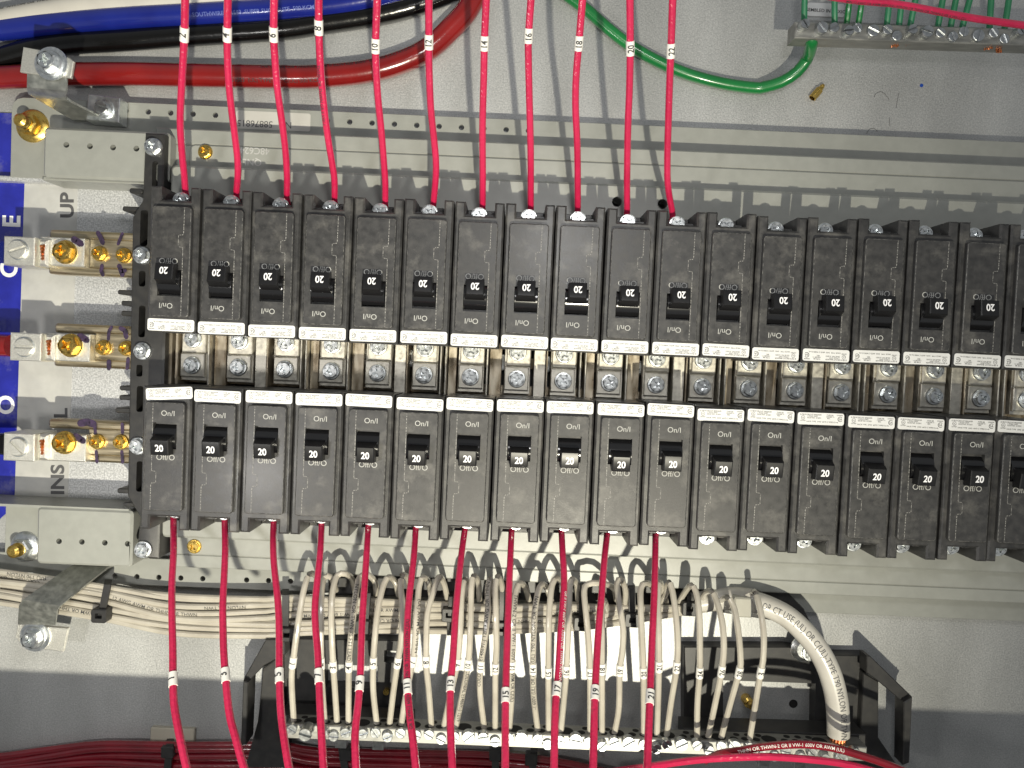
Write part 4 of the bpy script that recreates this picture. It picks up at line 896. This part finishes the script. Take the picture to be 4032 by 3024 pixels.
# ------------------------------------------------------------------ the bundle of cream wires with its ties
ST = [(-240, 2199+10/2.011, 2199+340/2.011), (0, 2199+60/2.011, 2199+372/2.011), (398, 2199+175/2.011, 2199+500/2.011), (700, 2199+245/2.011, 2199+620/2.011), (1050, 2199+270/2.011, 2199+632/2.011), (1124, 2199+255/2.011, 2199+618/2.011), (1450, 2199+290/2.011, 2199+600/2.011), (1750, 2199+320/2.011, 2199+595/2.011), (1950, 2199+340/2.011, 2199+600/2.011), (2280, 2199+320/2.011, 2199+575/2.011), (2500, 2199+345/2.011, 2199+510/2.011), (2720, 2199+345/2.011, 2199+440/2.011), (2880, 2199+320/2.011, 2199+400/2.011), (2980, 2199+320/2.011, 2199+380/2.011)]
for j in range(12):
    back_ = j >= 8; jj = j if not back_ else (j-8)*1.9+.8
    P3 = []; ph = random.uniform(0, 6)
    for (x, yt, yb_) in ST:
        y = yb_ - 24 - jj*43/2.011*1.05 + 8*math.sin(x/(130+17*(j%4))+ph)*(1 if j not in (0,) else .3)
        y = max(y, yt+10+4*(j % 3)) if not back_ else max(y, yt+16)
        if jj > 4 and x > 2600: break
        if jj > 5.5 and x > 2300: break
        if jj > 6.5 and x > 1800: break
        P3.append(PX(x, y+12, (-1.62 if not back_ else -1.86) - .05*math.sin(x/260+ph*2) - .06*abs(jj-3.5)/3.5))
    path = spline(P3, .22)
    o = wire_obj('bundled_wire', path, RN*1.03, NEUT, f'cream wire of the tied bundle, {ORD[j]} counted up from its lower edge' if j < 8 else f'cream wire at the back of the tied bundle, {ORD[j-8]} from below', 'wire', 'cream wires of the tied bundle')
    pr = [(1, 'AWM OR THHN OR THWN-2', 250), (4, '12 AWG AWM OR THHN OR THWN', 620), (5, 'COLONIAL E148691-J', 60), (6, '(UL) T90 NYLON', 90), (3, 'GR II VW-1 600V OR AWM', 1320), (2, 'THHN OR C(UL)', 1560), (4, '75 FT1 OR AWM', 1500), (5, 'NYLON OR TWN', 900), (2, 'OR THHN OR', 2050), (3, 'C(UL) T90 NYLON OR', 2300)]
    b = MB()
    for jx, body, xx in pr:
        if jx == j: text_on_path(b, path, RN, body, arc_at(path, PX(xx, 2350, -1.7)),        .115, random.choice((1, -1)), random.uniform(-.2, .4), .008)
    if b.v: tag(b.build('jacket_print', INKB, o, smooth=0), kind='stuff')
def tie(label, k, pts, head, z0, hgt=.0):
    t = thing('cable_tie', label, 'cable tie', group='black cable ties')
    (x0, y0), (x1, y1) = pts; pr = []
    for i in range(9):
        f_ = i/8; z = z0 + .10*math.sin(PI*f_)**.5 - (.25 if i in (0, 8) else 0)
        x = x0+(x1-x0)*f_; y = y0+(y1-y0)*f_; pr.append((Q(k, x-27, y, z), Q(k, x+27, y, z)))
    b = MB(); b.ribbon(pr, .05); b.build('strap', BASE, t)
    x, y = head; w_ = 62; a = Q(k, x-w_, y+55, z0+.16); c_ = Q(k, x+w_, y-50, z0+.16)
    b = MB(); b.plate(rrect(a.x, c_.x, a.y, c_.y, .05), z0-.1, z0+.17, c=.02, holes=[rrect(a.x+.09, c_.x-.09, a.y+.10, c_.y-.09, .02)]); b.build('head', BASE, t)
    return t
Z0 = -1.52
tie('black cable tie on the cream bundle beside the bottom left bracket', 'e', ((858, 165), (790, 500)), (780, 455), Z0)
tie('black cable tie on the cream bundle between red wires 5 and 7', 'f', ((250, 240), (245, 640)), (255, 605), Z0)
tie('black cable tie on the cream bundle just behind red wire 9', 'f', ((905, 230), (870, 600)), (857, 545), Z0)
tie('black cable tie on the cream bundle half hidden by red wire 13', 'f', ((1572, 260), (1555, 610)), (1545, 450), Z0)
tie('tall black cable tie on the cream bundle, just before red wire 15', 'f', ((1972, 180), (1970, 610)), (1970, 560), Z0)
tie('thin black cable tie beside the seventeenth cream wire, its head low down', 'g', ((598, 170), (582, 570)), (580, 520), Z0)
tie('wide black cable tie on the cream bundle left of cream wire 20', 'g', ((980, 190), (988, 540)), (985, 490), Z0)
tie('rightmost black cable tie where the cream bundle thins, by cream wire 24', 'g', ((1450, 250), (1440, 440)), (1440, 400), Z0)
b = MB(); a = Q('g', 1760, 270, -1.5); c_ = Q('g', 1900, 430, -1.5)
b.plate(rrect(a.x, c_.x, c_.y, a.y, .04), -1.7, -1.15, c=.03)
tag(b.build('clear_sleeve', mat('cloudy clear plastic', (.42, .41, .36), .2, coat=.5)), 'cloudy plastic tie block where the thick white cable meets the bundle', 'cable tie')

# thick white neutral feeder
P3 = [Q('g', 1500, 350, -1.75), Q('g', 1760, 310, -1.6), Q('g', 1960, 330, -1.4), Q('h', 60, 340, -1.3), Q('h', 170, 375, -1.25), Q('h', 330, 455, -1.15), Q('h', 480, 590, -1.05), Q('h', 600, 750, -.95), Q('h', 680, 920, -.9), Q('h', 725, 1100, -.9), Q('h', 740, 1250, -.92), Q('h', 741, 1395, -.95)]
path = spline(P3, .10); fe = wire_obj('neutral_cable', path, .235, CWHITE, 'thick white cable bending down into the right end of the neutral bar', 'cable', n=24)
ft = 'OR CT USE (UL) OR C(UL)-TYPE T90 NYLON OR TWN'; tv, _ = textmesh(ft, 0.); tw = max(v.x for v in tv) - min(v.x for v in tv)
sa = arc_at(path, Q('h', 110, 350, -1.3)); sb = sum((path[i+1]-path[i]).length for i in range(len(path)-1)) - .02
b = MB(); text_on_path(b, path, .235, ft, (sa+sb)/2, .19, 1, .04, 0., (sb-sa)/(tw*.19)); b.build('jacket_print', INKG, fe, smooth=0)
e_ = path[-1]
for i in range(12):
    a_ = 2*PI*i/12; r_ = .13; p0 = e_ + Vector((r_*math.cos(a_), .05, r_*math.sin(a_))); p1 = e_ + Vector((r_*math.cos(a_+.35), -.26, r_*math.sin(a_+.35)))
    b = MB(); b.tube([p0, p1], .036, 8); b.build('copper_strand', COPPER, fe)

# ------------------------------------------------------------------ dark red bundle and loose red wires at the bottom
tops = [('e', -200, 1545), ('e', 0, 1535), ('e', 400, 1490), ('e', 800, 1455), ('e', 1400, 1462), ('e', 2200, 1455), ('f', 500, 1490), ('f', 1200, 1510), ('f', 1750, 1530), ('g', 100, 1560), ('g', 450, 1600), ('g', 900, 1690), ('g', 1300, 1760)]
for j in range(9):
    ph = random.uniform(0, 6); P3 = []; jj = j if j < 6 else (j-6)*1.7+.6
    for i, (k, x, y) in enumerate(tops):
        P3.append(Q(k, x, y + 22 + jj*(46 if i > 2 else 50) + 9*math.sin(i*1.1+ph) + (16*math.sin(i*.8+j*1.3) if j > 0 else 0), (-2.22 if j < 6 else -2.34) - .05*math.sin(i+ph)))
    path = spline(P3, .25); wire_obj('bundled_wire', path, .082, DKRED, f'dark red wire of the bottom bundle, {ORD[j]} from its upper edge' if j < 6 else f'dark red wire at the back of the bottom bundle, {ORD[j-6]} from above', 'wire', 'dark red wires of the bottom bundle', n=12)
def rtie(label, k, pts, head):
    t = thing('cable_tie', label, 'cable tie', group='black cable ties'); (x0, y0), (x1, y1) = pts
    b = MB(); b.ribbon([(Q(k, x0-28+(x1-x0)*i/5, y0+(y1-y0)*i/5, -2.06-(.3 if i == 0 else 0)), Q(k, x0+28+(x1-x0)*i/5, y0+(y1-y0)*i/5, -2.06-(.3 if i == 0 else 0))) for i in range(6)], .05); b.build('strap', BASE, t)
    a = Q(k, head[0]-50, head[1]+45, -2.0); c_ = Q(k, head[0]+50, head[1]-45, -2.0); b = MB(); b.plate(rrect(a.x, c_.x, a.y, c_.y, .04), -2.2, -2.0, c=.02); b.build('head', BASE, t)
rtie('black cable tie on the dark red bundle in front of the beige mount', 'e', ((1350, 1420), (1320, 1700)), (1320, 1540))
rtie('black cable tie on the dark red bundle between red wires 7 and 9', 'f', ((690, 1480), (730, 1740)), (720, 1560))
rtie('wide black cable tie on the dark red bundle, over the small beige mount', 'f', ((1905, 1470), (1915, 1740)), (1910, 1560))
rtie('black cable tie on the dark red bundle left of red wire 17', 'g', ((210, 1480), (190, 1740)), (185, 1600))
b = MB(); a = Q('e', 1190, 1460, BZ+.1); c_ = Q('e', 1540, 1350, BZ+.1); b.plate(rrect(a.x, c_.x, a.y-.6, c_.y, .03), BZ, BZ+.12, c=.02); tag(b.build('tie_mount', FILM), 'beige square tie mount stuck behind the dark red bundle', 'tie mount')
b = MB(); a = Q('f', 2060, 1560, BZ+.1); b.plate(rrect(a.x-.5, a.x+.6, a.y-.7, a.y+.05, .03), BZ, BZ+.12, c=.02); tag(b.build('tie_mount', FILM), 'beige tie mount under the neutral bar near red wire 15', 'tie mount')
path = spline([Q('g', 600, 1720, -1.2), Q('g', 1130, 1645, -.3), Q('g', 1500, 1595, .1), Q('g', 1880, 1572, .3), Q('h', 300, 1575, .35), Q('h', 700, 1612, .35), Q('h', 950, 1665, .3), Q('h', 1200, 1740, .3)], .15)
wire_obj('loose_wire', path, .072, RED, 'bright red wire sweeping right below the neutral bar', 'wire')
path = spline([Q('g', 1560, 1600, -.35), Q('g', 1680, 1545, -.15), Q('g', 1850, 1520, .1), Q('h', 100, 1497, .2), Q('h', 300, 1477, .25), Q('h', 500, 1473, .25), Q('h', 700, 1500, .25), Q('h', 900, 1555, .25), Q('h', 1100, 1620, .25), Q('h', 1350, 1720, .25)], .15)
o = wire_obj('loose_wire', path, .078, DKRED, 'dark red wire arching in front of the right end of the neutral bar', 'wire')
b = MB(); text_on_path(b, path, .078, 'THHN OR THWN-2 GR II VW-1 600V OR AWM (UL)', arc_at(path, Q('h', 350, 1475, .2)), .09, 1, .2, .004); b.build('jacket_print', TAG, o, smooth=0)
print('objects', len(bpy.data.objects))
